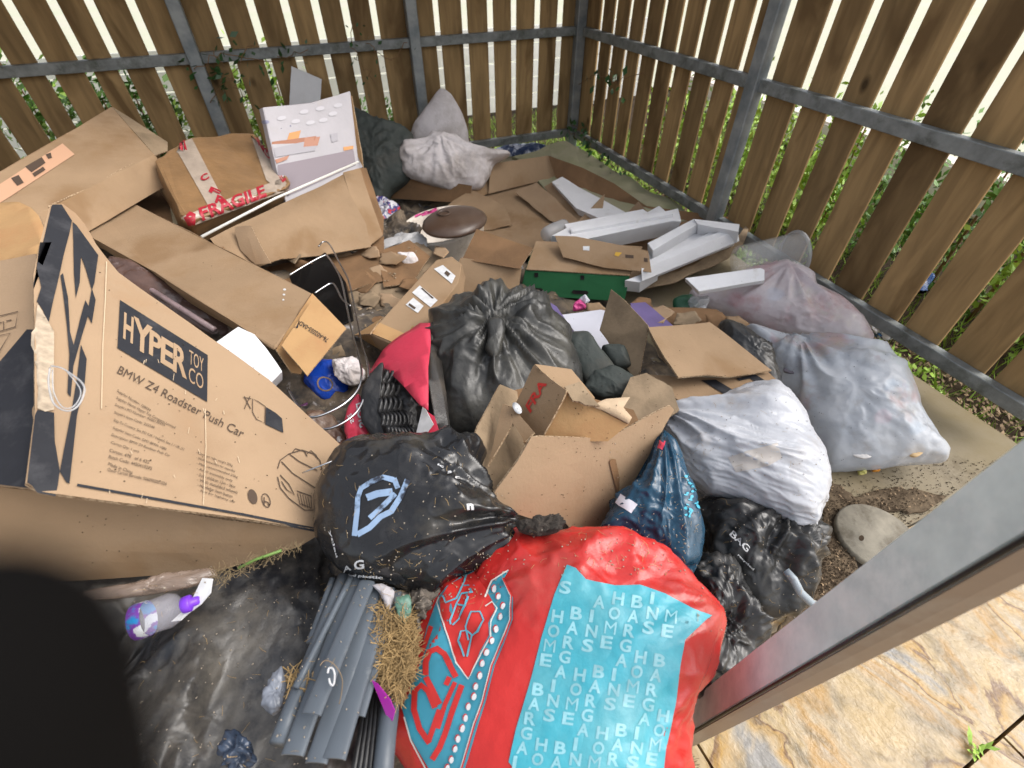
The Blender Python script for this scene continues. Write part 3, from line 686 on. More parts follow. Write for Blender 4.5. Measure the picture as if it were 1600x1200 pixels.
o = panel('flap', [(867, 368), (900, 369), (1013, 392), (1018, 425), (945, 418), (880, 402)], (.37, .36, .30), CARD, t, idx=(0, 2, 3), bend=.006)
patch('label', o, [[(911, 385), (921, 385), (921, 392), (911, 391)]], WHITEP, .002, 0)
patch('label', o, [[(962, 394), (972, 395), (966, 401), (960, 399)]], YTAPE, .002, 0)
patches('print', o, [[(977, 398), (990, 399), (990, 404), (977, 403)], [(1006, 403), (1012, 404), (1012, 410), (1006, 409)]], INKS, .002, 0)
for i, q in enumerate(([(858, 244), (878, 252), (893, 290), (884, 287)], [(908, 282), (927, 272), (930, 280), (915, 292)])):
    patch('tape', t.children[2], [q], CTAPE, .004, 8, t)

# ---- white foam packing
fm = thing('foam_block', 'long white foam strip lying deep in the open carton', 'foam packing', W(910, 310, .15))
prism('slab', [(862, 284), (878, 276), (905, 292), (980, 333), (945, 345), (900, 325)], (.2, .2, .2), (868, 300, .12), FOAM, fm, idx=(0, 1, 3), cuts=3)
fm = thing('foam_block', 'stepped white foam block behind the printed brown flap', 'foam packing', W(960, 350, .25))
T0 = [(862, 368), (885, 356), (882, 350), (1005, 326), (1012, 331), (1030, 321), (1040, 330), (1060, 325), (1064, 346), (1050, 345), (917, 373), (900, 372)]
prism('slab', T0, (.31, .30, .31), (858, 392, .20), FOAM, fm, idx=(0, 3, 10), cuts=2, bev=.003)
prism('rib', [(890, 356), (1050, 329), (1052, 334), (893, 362)], (.325, .325, .325), (890, 361, .305), FOAM, fm, cuts=2, bev=.002, bend=.001)
fm = thing('foam_tray', 'white foam tray with raised sides, resting over the edge of the open carton', 'foam packing', W(1070, 390, .25))
prism('floor_slab', [(1010, 396), (1085, 352), (1152, 372), (1003, 432)], (.26, .26, .26), (1007, 408, .20), FOAM, fm, cuts=3)
prism('wall', [(1012, 380), (1084, 342), (1090, 350), (1020, 391)], (.33, .33, .33), (1012, 396, .25), FOAM, fm, cuts=3, bev=.003)
prism('wall', [(1084, 342), (1156, 350), (1154, 362), (1090, 350)], (.34, .34, .34), (1084, 360, .25), FOAM, fm, cuts=3, bev=.003)
prism('wall', [(1002, 421), (1153, 359), (1156, 377), (1003, 440)], (.31, .31, .25), (1001, 411, .31), FOAM, fm, cuts=3, bev=.003)
prism('rib', [(1018, 408), (1110, 362), (1118, 366), (1024, 416)], (.29, .29, .29), (1018, 416, .255), FOAM, fm, cuts=3, bev=.003)
prism('end_block', [(976, 438), (1001, 428), (1025, 418), (1030, 421), (1000, 441)], (.26, .27, .25), (976, 455, .17), FOAM, fm, idx=(0, 2, 4), cuts=2, bev=.003)
tag(prism('foam_strip', [(1070, 434), (1188, 418), (1195, 421), (1195, 438), (1092, 455), (1088, 451)], (.36, .36, .33), (1070, 440, .33), FOAM, idx=(0, 2, 4), cuts=3), 'narrow white foam tray edge lying on the pinkish bag', 'foam packing')

# ---- oval tub and lid
tc_ = W(690, 348, .33); tb = thing('plastic_tub', 'cream plastic tub with a pink tape patch, under the brown lid', 'tub', W(700, 380, .03))
ax = (Vector((0, 0, 1))+Vector((-.10, .02, 0))).normalized()
tubm = lathe('bowl', tc_-ax*.27, ax, [(.001, 0), (.20, .0), (.21, .01), (.240, .235), (.246, .245), (.250, .262), (.240, .268), (.230, .26), (.222, .235), (.16, .03), (.001, .025)], CREAM, tb, 56, 1.0, .9)
patch('tape', tubm, [[(655, 316), (681, 308), (683, 330), (659, 338)]], MAGENTA, .002, 5, tb)
lc = W(711, 347, .41); la = (Vector((.02, -.02, 1))).normalized()
ld = thing('pan_lid', 'domed glossy brown lid tipped over the cream tub', 'lid', lc)
lathe('dome', lc, la, [(.001, -.014), (.16, -.014), (.172, -.007), (.176, .0), (.172, .010), (.15, .026), (.10, .038), (.05, .043), (.001, .044)], BROWNL, ld, 56, 1.08, .86, Vector((1, .5, 0)))
lathe('ring', lc+la*.044+Vector((-.05, .03, 0)), la, [(.026, 0), (.032, .002), (.034, .005), (.028, .006), (.026, 0)], BROWNL, ld, 28)
# clear jar
j = W(868, 372, .2); tag(lathe('plastic_jar', W(850, 368, .20), Vector((1, .25, .05)), [(.001, 0), (.035, 0), (.045, .02), (.05, .06), (.05, .15), (.046, .17), (.001, .17)], CLEARF, None, 32), 'clear plastic jar with purple base beside the foam block', 'jar')
# round clear tub by the side wall
cb = W(1150, 408, .22); ct = W(1243, 398, .24); axc = (ct-cb)
prof = [(.001, 0), (.07, 0), (.08, .01), (.115, axc.length-.03), (.122, axc.length-.028), (.125, axc.length), (.118, axc.length+.004), (.112, axc.length-.03), (.07, .02)]
tt = thing('clear_tub', 'conical clear plastic tub lying on its side next to the slats', 'tub', (cb+ct)/2); lathe('body', cb, axc, prof, CLEAR, tt, 56)
lathe('rim', cb, axc, [(.118, axc.length-.01), (.129, axc.length-.01), (.131, axc.length+.002), (.126, axc.length+.01), (.118, axc.length+.006)], CLEARF, tt, 56)

# ---- cloudy bags along the side wall
bag1('refuse_bag', 'pink tinged see-through bag slumped under the clear tub', 'bag', [(1085, 452), (1120, 440), (1170, 426), (1225, 419), (1262, 432), (1275, 448), (1312, 470), (1345, 500), (1362, 530), (1350, 545), (1300, 546), (1240, 535), (1185, 520), (1120, 495), (1080, 475)], .16, FILMP, depth=.16, back=.14, crumple=.022, fine=.007, seed=11, pleat=.035, knot=(1230, 425), tilt=.35, power=.65)
bag1('refuse_bag', 'large cloudy clear bag resting on the bare concrete', 'bag', [(1160, 520), (1230, 535), (1300, 535), (1368, 540), (1395, 565), (1412, 600), (1430, 640), (1462, 690), (1477, 705), (1472, 722), (1410, 727), (1340, 735), (1290, 738), (1262, 700), (1235, 640), (1205, 590), (1170, 550)], .14, FILMC, depth=.19, back=.12, crumple=.026, fine=.006, seed=12, pleat=.05, knot=(1245, 538), tilt=.4, power=.62)
bag1('refuse_bag', 'white ribbed film bag below the folded brown card sheets', 'bag', [(1030, 650), (1060, 632), (1120, 620), (1200, 603), (1222, 612), (1250, 655), (1278, 700), (1290, 740), (1287, 790), (1275, 832), (1245, 834), (1222, 822), (1180, 800), (1110, 775), (1075, 745), (1045, 700)], .34, FILMW, depth=.15, back=.14, crumple=.014, fine=.009, fs=14, seed=13, pleat=.05, knot=(1030, 650), tilt=.45, power=.6, stretch=(tuple((W(1270, 722, .4)-W(1060, 660, .4)).normalized()), .16), n=200, m=60)
bag1('refuse_bag', 'dark knotted bag tucked behind the folded card sheets', 'bag', [(1125, 505), (1160, 515), (1200, 545), (1222, 590), (1215, 620), (1160, 600), (1120, 560)], .34, BLACKP, depth=.1, back=.12, crumple=.03, fine=.008, seed=14)
bag1('refuse_bag', 'shiny black bag with printed letters, beneath the white film bag', 'bag', [(1075, 800), (1120, 770), (1200, 790), (1265, 800), (1287, 830), (1284, 880), (1270, 920), (1240, 960), (1190, 970), (1140, 940), (1090, 880)], .20, BLACKP, depth=.14, back=.16, crumple=.032, fine=.009, seed=15, pleat=.03, knot=(1230, 800), tilt=.4)
bag1('refuse_bag', 'shiny black bag squeezed between the red bag and the door post', 'bag', [(1075, 870), (1110, 860), (1150, 890), (1185, 940), (1200, 985), (1180, 1040), (1130, 1080), (1090, 1090), (1075, 1000)], .24, BLACKP, depth=.13, back=.16, crumple=.034, fine=.010, seed=16, tilt=.4)

def contents(o, items, deep=.038):
    for i, (x, y, r, m) in enumerate(items):
        p = lay(o, x, y, -deep); bag('contents', [(x+.72*r*math.cos(a)*(1+.25*math.sin(3*a+i)), y+.55*r*math.sin(a)) for a in [k*math.pi/4 for k in range(8)]], p.z, m, o, depth=.006, back=.03, crumple=.006, n=40, m=10, seed=i+60, zmin=.01)
cpk = mat('pink_contents', (.60, .08, .10), .6); cbl = mat('blue_contents', (.10, .38, .62), .6); cbg = mat('beige_contents', (.60, .42, .22), .7); cwh = mat('white_contents', (.75, .72, .70), .7, var=.3, vscale=20); cdk = mat('grey_contents', (.16, .14, .16), .7)
rb_ = {q['label'].split()[0]+q['label'].split()[1]: q for q in bpy.data.objects if q.name.startswith('refuse_bag')}
contents(rb_['largecloudy'], [(1380, 650, 20, cpk), (1398, 605, 26, cbl), (1432, 668, 18, cbl), (1430, 702, 22, cbg), (1300, 640, 40, cwh), (1280, 690, 24, cdk), (1350, 700, 30, cwh), (1320, 580, 34, cwh), (1240, 570, 26, cdk), (1370, 585, 16, cwh)])
contents(rb_['pinktinged'], [(1150, 468, 20, cpk), (1180, 452, 22, cwh), (1210, 460, 20, cbl), (1300, 515, 22, cwh), (1130, 455, 16, cbg)], .034)
patch('paper_inside', rb_['whiteribbed'], [[(1138, 715), (1165, 705), (1215, 692), (1222, 716), (1200, 728), (1150, 738)]], mat('cream_paper_inside', (.50, .46, .42), .4), .001, 6)
# ---- torn scraps that fill the hollows
rs_ = random.Random(44)
for k, (x, y, s, z) in enumerate(((455, 400, 16, .42), (470, 412, 14, .40), (540, 402, 18, .34), (560, 420, 20, .31), (575, 470, 22, .36), (590, 500, 18, .37), (556, 385, 12, .33), (1030, 492, 26, .30), (1075, 498, 24, .29), (1120, 500, 22, .27), (930, 480, 16, .31), (590, 425, 18, .345), (205, 405, 18, .545), (345, 395, 16, .56), (672, 465, 16, .34), (610, 470, 22, .345), (655, 505, 20, .38), (566, 440, 26, .33), (612, 402, 22, .36), (690, 392, 16, .36), (520, 548, 18, .38), (640, 445, 22, .36), (675, 425, 18, .36), (580, 395, 18, .35), (600, 520, 18, .39), (1005, 475, 18, .31), (1150, 505, 20, .29), (700, 470, 16, .36), (380, 385, 16, .47), (620, 350, 14, .30))):
    a0 = rs_.uniform(0, 3); q = [(x+s*rs_.uniform(.7, 1.2)*math.cos(a0+a), y+s*.7*rs_.uniform(.6, 1.2)*math.sin(a0+a)) for a in (0, 1.3, 2.4, 3.5, 4.9)]
    tag(panel('card_scrap', q, (z+rs_.uniform(0, .02), z, z+rs_.uniform(0, .03)), (CARDG, CARDD, CARD, CARDL)[k % 4], idx=(0, 2, 3), jg=(1.6, 7, k), g=.02, bend=.010, ragged=.004, smooth=True, th=.004), 'small torn dirty scrap of card in the hollows between cartons', 'card', 'torn card scraps in the hollows')
for k, (x, y, s, z, m, lb) in enumerate(((905, 478, 13, .30, 'magenta', 'crumpled magenta wrapper under the green carton'), (912, 470, 8, .31, 'w', 'cream card tab under the green carton'), (470, 635, 16, .33, 'magenta', 'dull purple wrapper behind the printed toy carton end'), (1090, 475, 18, .22, 'clear', 'crumpled clear film by the dark green scrap'), (628, 372, 14, .30, 'clear', 'grey film twist at the foot of the cream tub'), (535, 690, 14, .38, 'clear', 'grey film scrap beside the red packet'))):
    mm_ = {'magenta': MAGENTA if k == 0 else mat('dull_purple', (.10, .03, .09), .4), 'w': PAPERW, 'clear': CLEARF}[m]
    tag(bag('litter_scrap', [(x+s*rs_.uniform(.7, 1.2)*math.cos(a), y+s*.7*rs_.uniform(.6, 1.2)*math.sin(a)) for a in [j*math.pi/4 for j in range(8)]], z, mm_, depth=.02, back=.02, crumple=.02, n=50, m=12, seed=k+80), lb, 'litter')

# ---- green carton and neighbours
t = thing('green_carton', 'flat carton with green slotted front and brown top', 'carton', W(900, 430, .2))
gf = prism('side', [(820, 423), (984, 432), (976, 471), (812, 462)], (.26, .26, .13), (836, 382, .30), GREENC, t, cuts=4)
panel('top', [(822, 421), (984, 430), (1004, 385), (838, 376)], (.270, .270, .312), CARD, t, idx=(0, 1, 3), bend=.002)
patches('slot', gf, [stroke_polys([(838, 426), (838, 433)], 6)[0], stroke_polys([(910, 430), (910, 437)], 6)[0], [(825, 449), (846, 450), (849, 453), (846, 456), (825, 455), (822, 452)], [(896, 453), (917, 454), (920, 457), (917, 460), (896, 459), (893, 456)]], RUBBER, .003, 0, t)
t = thing('torn_carton', 'upright brown carton corner standing in front of the brown lid', 'carton', W(770, 420, .3))
panel('flap', [(745, 358), (833, 388), (812, 420), (722, 405)], (.44, .42, .36), CARDD, t, idx=(0, 1, 3), bend=.004)
panel('wall', [(720, 402), (815, 418), (808, 468), (700, 468), (702, 440)], (.37, .35, .24), CARD, t, idx=(0, 1, 2), bend=.004)
panel('wall', [(700, 457), (735, 460), (745, 475), (718, 480)], (.36, .36, .36), CARDO, t, bend=.002)
tag(panel('purple_card', [(815, 460), (832, 458), (870, 480), (898, 520), (888, 524), (850, 500)], (.36, .36, .34), PURP, idx=(0, 2, 4), bend=.006), 'glossy purple card poking from behind the knotted black bag', 'card')
patch('print', bpy.data.objects['purple_card'], stroke_polys([(828, 467), (846, 478), (853, 486)], 1.6)+stroke_polys([(836, 468), (850, 480)], 1.2), WHITEP, .002, 6)
tag(panel('white_folder', [(878, 492), (942, 483), (990, 500), (1000, 560), (960, 568), (925, 552), (900, 520)], (.32, .32, .30), PAPERW, idx=(0, 1, 4), bend=.006, th=.003), 'white folded leaflet between the knotted bag and upright brown card', 'leaflet')
tag(panel('purple_folder', [(985, 474), (1008, 472), (1055, 512), (1020, 520), (990, 500)], (.33, .33, .33), PURP, idx=(0, 2, 4), bend=.004), 'purple card sheet behind the upright brown card', 'card')
t = thing('coat', 'heavy black fabric bundle between the two cartons and the leaflet', 'fabric')
t.location = W(930, 570, .35)
for i, q in enumerate(([(885, 528), (918, 522), (935, 545), (962, 580), (955, 600), (925, 612), (900, 580)], [(920, 590), (955, 575), (985, 590), (995, 602), (975, 625), (940, 625), (915, 610)], [(940, 545), (975, 545), (985, 575), (960, 578)])):
    bag('fold', q, .41-.02*i, GREYD, t, depth=.05, back=.1, crumple=.012, fine=.003, seed=20+i, n=80, m=20, power=.4)
bag1('crate', 'dark green plastic scrap beside the brown card and pinkish bag', 'plastic scrap', [(1052, 468), (1080, 460), (1092, 478), (1080, 488), (1055, 488)], .2, mat('bottle_green', (.01, .07, .03), .3), depth=.03, back=.05, crumple=.01, n=50, m=12)
tag(panel('card_scrap', [(1015, 480), (1120, 485), (1175, 520), (1160, 527), (1090, 512), (1020, 510)], (.24, .26, .26), CARDD, idx=(0, 2, 5), bend=.01), 'dark brown card strip under the purple sheet and pinkish bag', 'card')

# ---- folded card sheets
t = thing('upright_card', 'stiff upright brown card with a frayed top edge', 'card', W(975, 530, .4))
panel('sheet', [(955, 452), (975, 468), (1013, 509), (1000, 580), (992, 592), (937, 516)], (.52, .50, .40), CARDG, t, jg=(1.0, 14), idx=(0, 2, 5), bend=.003)
t = thing('folded_card', 'creased stack of light brown card sheets over the white film bag', 'card', W(1110, 560, .45))
panel('sheet', [(1013, 511), (1109, 504), (1150, 535), (1206, 578), (1140, 588), (1105, 585), (1060, 590), (1040, 560)], (.50, .46, .43), CARD, t, idx=(0, 1, 3), bend=.006, th=.006)
panel('sheet', [(1012, 514), (1020, 520), (1073, 590), (1066, 592), (1030, 556)], (.485, .48, .42), CARDG, t, idx=(0, 1, 2), bend=.003)
panel('sheet', [(1008, 584), (1060, 588), (1140, 590), (1200, 580), (1222, 602), (1150, 618), (1075, 632), (1035, 610)], (.42, .41, .42), CARD, t, jg=(1.2, 14), idx=(0, 4, 6), bend=.006, th=.008)
o = t.children[-1]
patches('print', o, [[(1095, 595), (1118, 594), (1148, 612), (1132, 617)], [(1150, 592), (1180, 586), (1196, 596), (1180, 598), (1172, 592), (1155, 596)]], INK, .003, 8)
tag(panel('card_flap', [(985, 590), (1010, 583), (1050, 605), (1062, 640), (1040, 655), (985, 660), (965, 635)], (.46, .46, .43), CARDG, jg=(1.5, 12), idx=(0, 2, 5), bend=.006), 'torn greyish card flap with tape behind the front carton', 'card')

# ---- centre black bag
bag1('refuse_bag', 'dull black bag with a gathered knot, mid heap', 'bag', [(690, 482), (730, 468), (780, 463), (830, 470), (868, 485), (893, 515), (905, 560), (915, 610), (880, 660), (820, 690), (760, 700), (700, 697), (676, 660), (668, 600), (660, 540), (672, 500)], .40, mat('dull_black_film', (.030, .030, .028), .36, spec=.5, rvar=.1, vscale=11, bump=.22, bscale=30, bump2=.6, bscale2=12, dust=(.09, .085, .07), dscale=7, dlo=.45, dhi=.8), depth=.17, back=.2, crumple=.030, fine=.006, fs=8, pleat=.06, knot=(772, 520), seed=21, tilt=.45, n=220, m=70, power=.7)
kn = W(778, 525, .60)
bag('knot', [(762, 500), (785, 497), (790, 515), (782, 550), (772, 562), (758, 545), (762, 530)], .575, bpy.data.materials['dull_black_film'], [o for o in bpy.data.objects if o.get('label') == 'dull black bag with a gathered knot, mid heap'][0], depth=.03, back=.06, crumple=.012, fine=.004, n=60, m=16, seed=22)

# ---- red sack with black moulded trays
t = thing('red_sack', 'pink red plastic sack torn open around black moulded trays', 'sack', W(640, 600, .4))
panel('side', [(657, 506), (672, 505), (672, 560), (668, 640), (655, 632), (632, 605), (600, 573), (572, 578), (596, 545)], (.54, .54, .46), PINK, t, jg=(1, 16), idx=(0, 3, 7), bend=.012, th=.003, smooth=True)
panel('lower_part', [(664, 640), (678, 650), (692, 696), (645, 697)], (.50, .50, .46), PINK, t, jg=(.8, 10), idx=(0, 1, 3), bend=.006, th=.003)
panel('white_stripe', [(661, 632), (676, 662), (655, 690), (646, 692)], (.506, .506, .47), WHITEP, t, bend=.004, th=.003)
panel('smoked_edge', [(672, 505), (685, 500), (692, 590), (708, 690), (700, 700), (680, 655), (668, 600)], (.55, .54, .46), SMOKE, t, idx=(0, 1, 4), bend=.012, th=.002, smooth=True)
tr = thing('seed_trays', 'nested black moulded plastic trays inside the pink red sack', 'tray', W(610, 640, .42))
for k in range(8):
    x0 = 604+k*7.0; y0 = 578+k*4.2
    P = [W(x0+dx, y0+dy, .50-.012*k+.004*math.sin(k)) for dx, dy in ((-2, 0), (-10, 22), (-14, 48), (-10, 75), (-2, 95), (8, 108))]
    Q = [p.lerp(q, j/6) for p, q in zip(P, P[1:]) for j in range(6)]
    V = []; F = []
    for i, p in enumerate(Q):
        wv = Vector((0, 0, .010*math.sin(i*1.15+k*1.3)))+RT*(.007*math.sin(i*1.15+k))
        V += [p+wv, p+wv+RT*.010, p+RT*.010-Vector((0, 0, .10)), p-Vector((0, 0, .10))]
    for i in range(len(Q)-1):
        for a in range(4): F.append((i*4+a, i*4+(a+1) % 4, (i+1)*4+(a+1) % 4, (i+1)*4+a))
    F += [(0, 1, 2, 3), tuple((len(Q)-1)*4+a for a in (3, 2, 1, 0))]
    mesh('tray', V, F, RUBBER, tr, True)
bag('outer_tray', [(566, 610), (590, 572), (600, 568), (596, 600), (594, 650), (612, 690), (640, 697), (610, 700), (585, 690), (565, 655)], .47, RUBBER, tr, depth=.02, back=.08, crumple=.006, fine=.002, n=90, m=20, power=.4)
bag('filling', [(596, 580), (640, 600), (662, 640), (655, 690), (620, 698), (595, 670)], .40, RUBBER, tr, depth=.05, back=.08, crumple=.03, fine=.01, n=80, m=20, seed=2)
bag1('snack_packet', 'crumpled red packet with white letters, against the moulded trays', 'packet', [(541, 690), (538, 660), (545, 635), (560, 615), (572, 640), (582, 670), (598, 692), (560, 708), (540, 712)], .42, PINK, depth=.03, back=.06, crumple=.015, fine=.005, n=80, m=20, seed=31)
sp = [o for o in bpy.data.objects if o.name == 'snack_packet'][0]
words('print', sp, [('SIOLI', [(562, 670), (556, 632), (566, 628), (574, 664)], .03), ('SE', [(549, 663), (543, 650), (549, 646), (554, 659)], .03)], WHITEP, .002, 6)
patches('print', sp, [[(568, 690), (575, 683), (584, 690), (572, 698)], [(572, 680), (576, 677), (578, 686)]], YTAPE, .002, 8)

# ---- bottle-blue packet and rag near the wire rack
bag1('blue_packet', 'shiny vivid blue foil packet under the wire rack', 'packet', [(480, 575), (505, 563), (530, 570), (545, 590), (540, 620), (515, 628), (490, 618), (478, 600)], .36, BLUEV, depth=.05, back=.05, crumple=.018, fine=.006, n=90, m=24, seed=33)
patch('print', bpy.data.objects['blue_packet'], stroke_polys(ell(508, 600, 12, 10, 18, .5), 2.2, True), CARDG, .002, 6)
bag1('rag', 'crumpled off white rag beside the blue packet', 'rag', [(519, 562), (550, 560), (565, 572), (572, 590), (555, 602), (538, 598), (522, 580)], .42, FABRIC, depth=.03, back=.04, crumple=.012, n=70, m=16, seed=34)
bag1('brown_film', 'smoked brown film heap beside the printed toy carton end', 'film', [(480, 640), (520, 650), (545, 690), (560, 715), (530, 760), (505, 800), (498, 740), (470, 680)], .36, mat('brown_film_m', (.14, .07, .045), .35, var=.5, vscale=9, bump=.3, bscale=22, bump2=.4, bscale2=9, dust=(.28, .2, .14), dscale=9, dlo=.5, dhi=.8), depth=.04, back=.08, crumple=.02, seed=35)
bag1('black_sack', 'black film scrap behind the white foam wedge', 'bag', [(425, 560), (470, 585), (520, 600), (570, 620), (560, 650), (500, 650), (455, 640), (430, 600)], .30, BLACKP, depth=.06, back=.08, crumple=.03, fine=.01, seed=36)

# ---- black tray with chrome wire rack
t = thing('black_tray', 'glossy black tray propped under the bent chrome rack', 'tray', W(500, 440, .4))
prism('pan', [(452, 432), (508, 394), (540, 440), (552, 500), (500, 520), (470, 490)], (.44, .44, .40), (458, 440, .40), mat('black_enamel', (.004, .004, .004), .25, spec=.5), t, idx=(0, 1, 3), cuts=2)
t = thing('wire_rack', 'bent chrome wire rack reaching over the blue packet', 'rack', W(540, 480, .5))
def wire(pts, z0, z1, r=.0035, parent=t, m=CHROME, nm='wire'):
    n = len(pts); P = []
    s = [Vector(p) for p in pts]
    for i in range(n-1):
        p0, p1, p2, p3 = s[max(0, i-1)], s[i], s[i+1], s[min(n-1, i+2)]
        for j in range(6):
            u = j/6; q = .5*((2*p1)+(p2-p0)*u+(2*p0-5*p1+4*p2-p3)*u*u+(3*p1-p0-3*p2+p3)*u**3); f = (i+u)/(n-1); P.append(W(q.x, q.y, z0+(z1-z0)*f))
    P.append(W(*pts[-1], z1)); return tube(nm, P, r, m, parent, seg=8)
wire([(452, 430), (480, 413), (505, 400), (513, 402), (532, 435), (542, 480), (550, 520), (560, 555), (565, 585), (557, 612), (530, 636), (490, 652), (462, 645)], .52, .54)
wire([(492, 458), (510, 446), (518, 443), (524, 447), (535, 468), (548, 478)], .52, .52)
wire([(498, 385), (505, 378), (515, 382), (530, 410), (545, 440), (556, 490), (566, 540), (575, 570), (574, 600), (560, 640), (530, 664), (500, 670), (475, 650), (450, 608)], .50, .50)

# ---- dirty flattened card under the long labelled carton
t = thing('flattened_card', 'flattened dirt stained card between the wire rack and cream tub', 'card', W(600, 430, .25))
panel('sheet', [(545, 410), (600, 384), (640, 372), (690, 400), (700, 430), (640, 500), (560, 545), (548, 500)], (.33, .33, .33), CARDG, t, jg=(2, 16), idx=(0, 3, 6), bend=.014, ragged=.004)
panel('sheet', [(590, 392), (640, 378), (672, 400), (640, 440), (600, 450)], (.35, .35, .35), CARDD, t, jg=(2, 14, 8), idx=(0, 2, 4), bend=.012, ragged=.004)
bag1('tissue', 'crumpled whitish tissue by the foot of the cream tub', 'tissue', [(588, 385), (610, 372), (660, 366), (664, 392), (640, 402), (615, 385), (595, 395)], .33, mat('tissue_film', (.45, .44, .43), .5, var=.35, vscale=14, bump=.3, bscale=40), depth=.03, back=.02, crumple=.02, fine=.006, n=80, m=18, seed=37)
bag1('tissue', 'dirty white and brown tissue on the stained card', 'tissue', [(622, 396), (645, 394), (655, 410), (640, 420), (628, 410)], .35, FABRIC, depth=.02, back=.02, crumple=.014, n=50, m=12, seed=38)
bag1('food_wrapper', 'colourful red white and blue food wrapper beside the cream tub', 'wrapper', [(588, 312), (604, 312), (625, 325), (622, 345), (600, 352), (590, 335)], .3, mat('wrapper_print', (.55, .53, .56), .4, col2=(.03, .03, .16), vscale=22, vlo=.48, vhi=.52, contrast2=((.5, .04, .05), 18, .56, .6)), depth=.03, back=.03, crumple=.02, n=60, m=14, seed=39)
bag1('dark_rags', 'mouldering dark rags between the carton and cream tub', 'rags', [(590, 345), (625, 340), (650, 365), (640, 385), (600, 385), (575, 410), (560, 395)], .27, RUB, depth=.05, back=.05, crumple=.04, fine=.014, seed=40)

# ---- long labelled carton
t = thing('long_carton', 'slim brown carton with white labels and yellow tape', 'carton', W(640, 480, .4))
lcx = prism('body', [(577, 522), (632, 545), (642, 540), (716, 442), (722, 412), (706, 400), (682, 405)], (.48, .48, .46), (590, 545, .40), CARD, t, idx=(0, 1, 5), cuts=4)
panel('end_flap', [(577, 522), (633, 546), (602, 553), (553, 524)], (.465, .465, .36), CARDO, t, bend=.003)
panel('end_flap', [(553, 523), (600, 494), (592, 500), (578, 521)], (.40, .45, .45), CARDO, t, bend=.002)
panel('end_face', [(579, 520), (634, 543), (646, 527), (593, 504)], (.487, .487, .485), CARDO, t, bend=.001)
patches('label', lcx, [[(678, 421), (692, 415), (712, 432), (706, 444)], [(644, 458), (656, 447), (684, 470), (673, 481)], [(634, 477), (646, 466), (662, 479), (653, 490)]], WHITEP, .003, 0, t)
patch('tape', lcx, [[(598, 497), (606, 486), (646, 510), (636, 527)]], YTAPE, .003, 0, t)
patches('print', lcx, [[(698, 424), (704, 429), (700, 434), (694, 428)], [(658, 452), (660, 451), (678, 467), (676, 468)], [(640, 475), (650, 482), (648, 485), (638, 478)]], INKS, .0045, 0, t)

# ---- cartons on the far-left of the heap
t = thing('tall_carton', 'tall plain brown carton with an orange address label', 'carton', W(120, 260, .8))
o = prism('body', [(-60, 385), (-60, 302), (174, 167), (242, 241), (74, 327)], (.74, .86, .74), (-10, 440, .62), CARD, t, idx=(0, 2, 3), cuts=6)
lq = [(-20, 302), (98, 225), (117, 242), (12, 311), (-20, 330)]
patch('address_label', o, [lq], mat('peach_label', (.55, .32, .20), .6), .003, 20, t)
patches('print', o, [[(40, 262), (66, 247), (72, 256), (50, 271)], [(51, 273), (68, 262), (72, 267), (55, 278)], [(72, 243), (80, 240), (82, 248), (76, 250)], [(18, 280), (30, 275), (38, 287), (28, 292), (22, 285)]], INKS, .005, 0, t)
panel('end_flap', [(175, 167), (200, 182), (262, 222), (262, 235), (242, 242)], (.86, .74, .74), CARDG, t, idx=(0, 2, 4), bend=.005)
panel('end_flap', [(240, 242), (262, 232), (225, 262), (150, 300), (120, 310), (90, 325), (78, 325)], (.735, .65, .735), CARDD, t, idx=(0, 3, 6), bend=.005)
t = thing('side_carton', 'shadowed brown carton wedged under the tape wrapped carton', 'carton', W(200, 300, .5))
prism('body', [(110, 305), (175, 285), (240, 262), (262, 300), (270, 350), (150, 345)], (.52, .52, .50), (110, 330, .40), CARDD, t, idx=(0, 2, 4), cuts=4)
panel('white_strip', [(190, 303), (240, 290), (242, 297), (192, 312)], (.545, .545, .54), WHITEC, t, g=0)
# tape wrapped FRAGILE carton
t = thing('taped_carton', 'battered carton wrapped in clear tape with red lettering', 'carton', W(350, 270, .7))
o = prism('body', [(240, 250), (262, 236), (300, 216), (360, 208), (398, 210), (412, 226), (455, 285), (450, 294), (400, 310), (300, 345), (284, 335)], (.74, .70, .60), (250, 292, .58), BTAPE, t, idx=(0, 4, 8), cuts=5, bend=.012, bev=.012)
patch('tape', o, [[(272, 228), (300, 217), (352, 318), (338, 338), (330, 330)]], CTAPE, .003, 10, t)
patches('tape', o, [[(392, 212), (402, 212), (448, 288), (436, 300), (416, 282)], [(284, 340), (440, 280), (450, 296), (300, 352)]], CTAPE, .0045, 10, t)
REDT = mat('tape_red', (.36, .015, .03), .5)
words('print', o, [('FRAGILE', [(315, 344), (416, 306), (412, 290), (310, 327)], .03), ('C', [(316, 286), (328, 280), (324, 271), (312, 277)], .03), ('F', [(326, 301), (342, 309), (346, 300), (330, 293)], .03), ('R', [(336, 318), (352, 326), (356, 312), (340, 306)], .03), ('FRAGILE', [(448, 282), (404, 214), (398, 217), (442, 287)], .02), ('E', [(276, 228), (290, 222), (288, 217), (274, 223)], .03)], REDT, .0065, 6, t)
patch('print', o, [[(289, 340), (297, 332), (306, 336), (304, 350), (296, 352)]], REDT, .0065, 6, t)
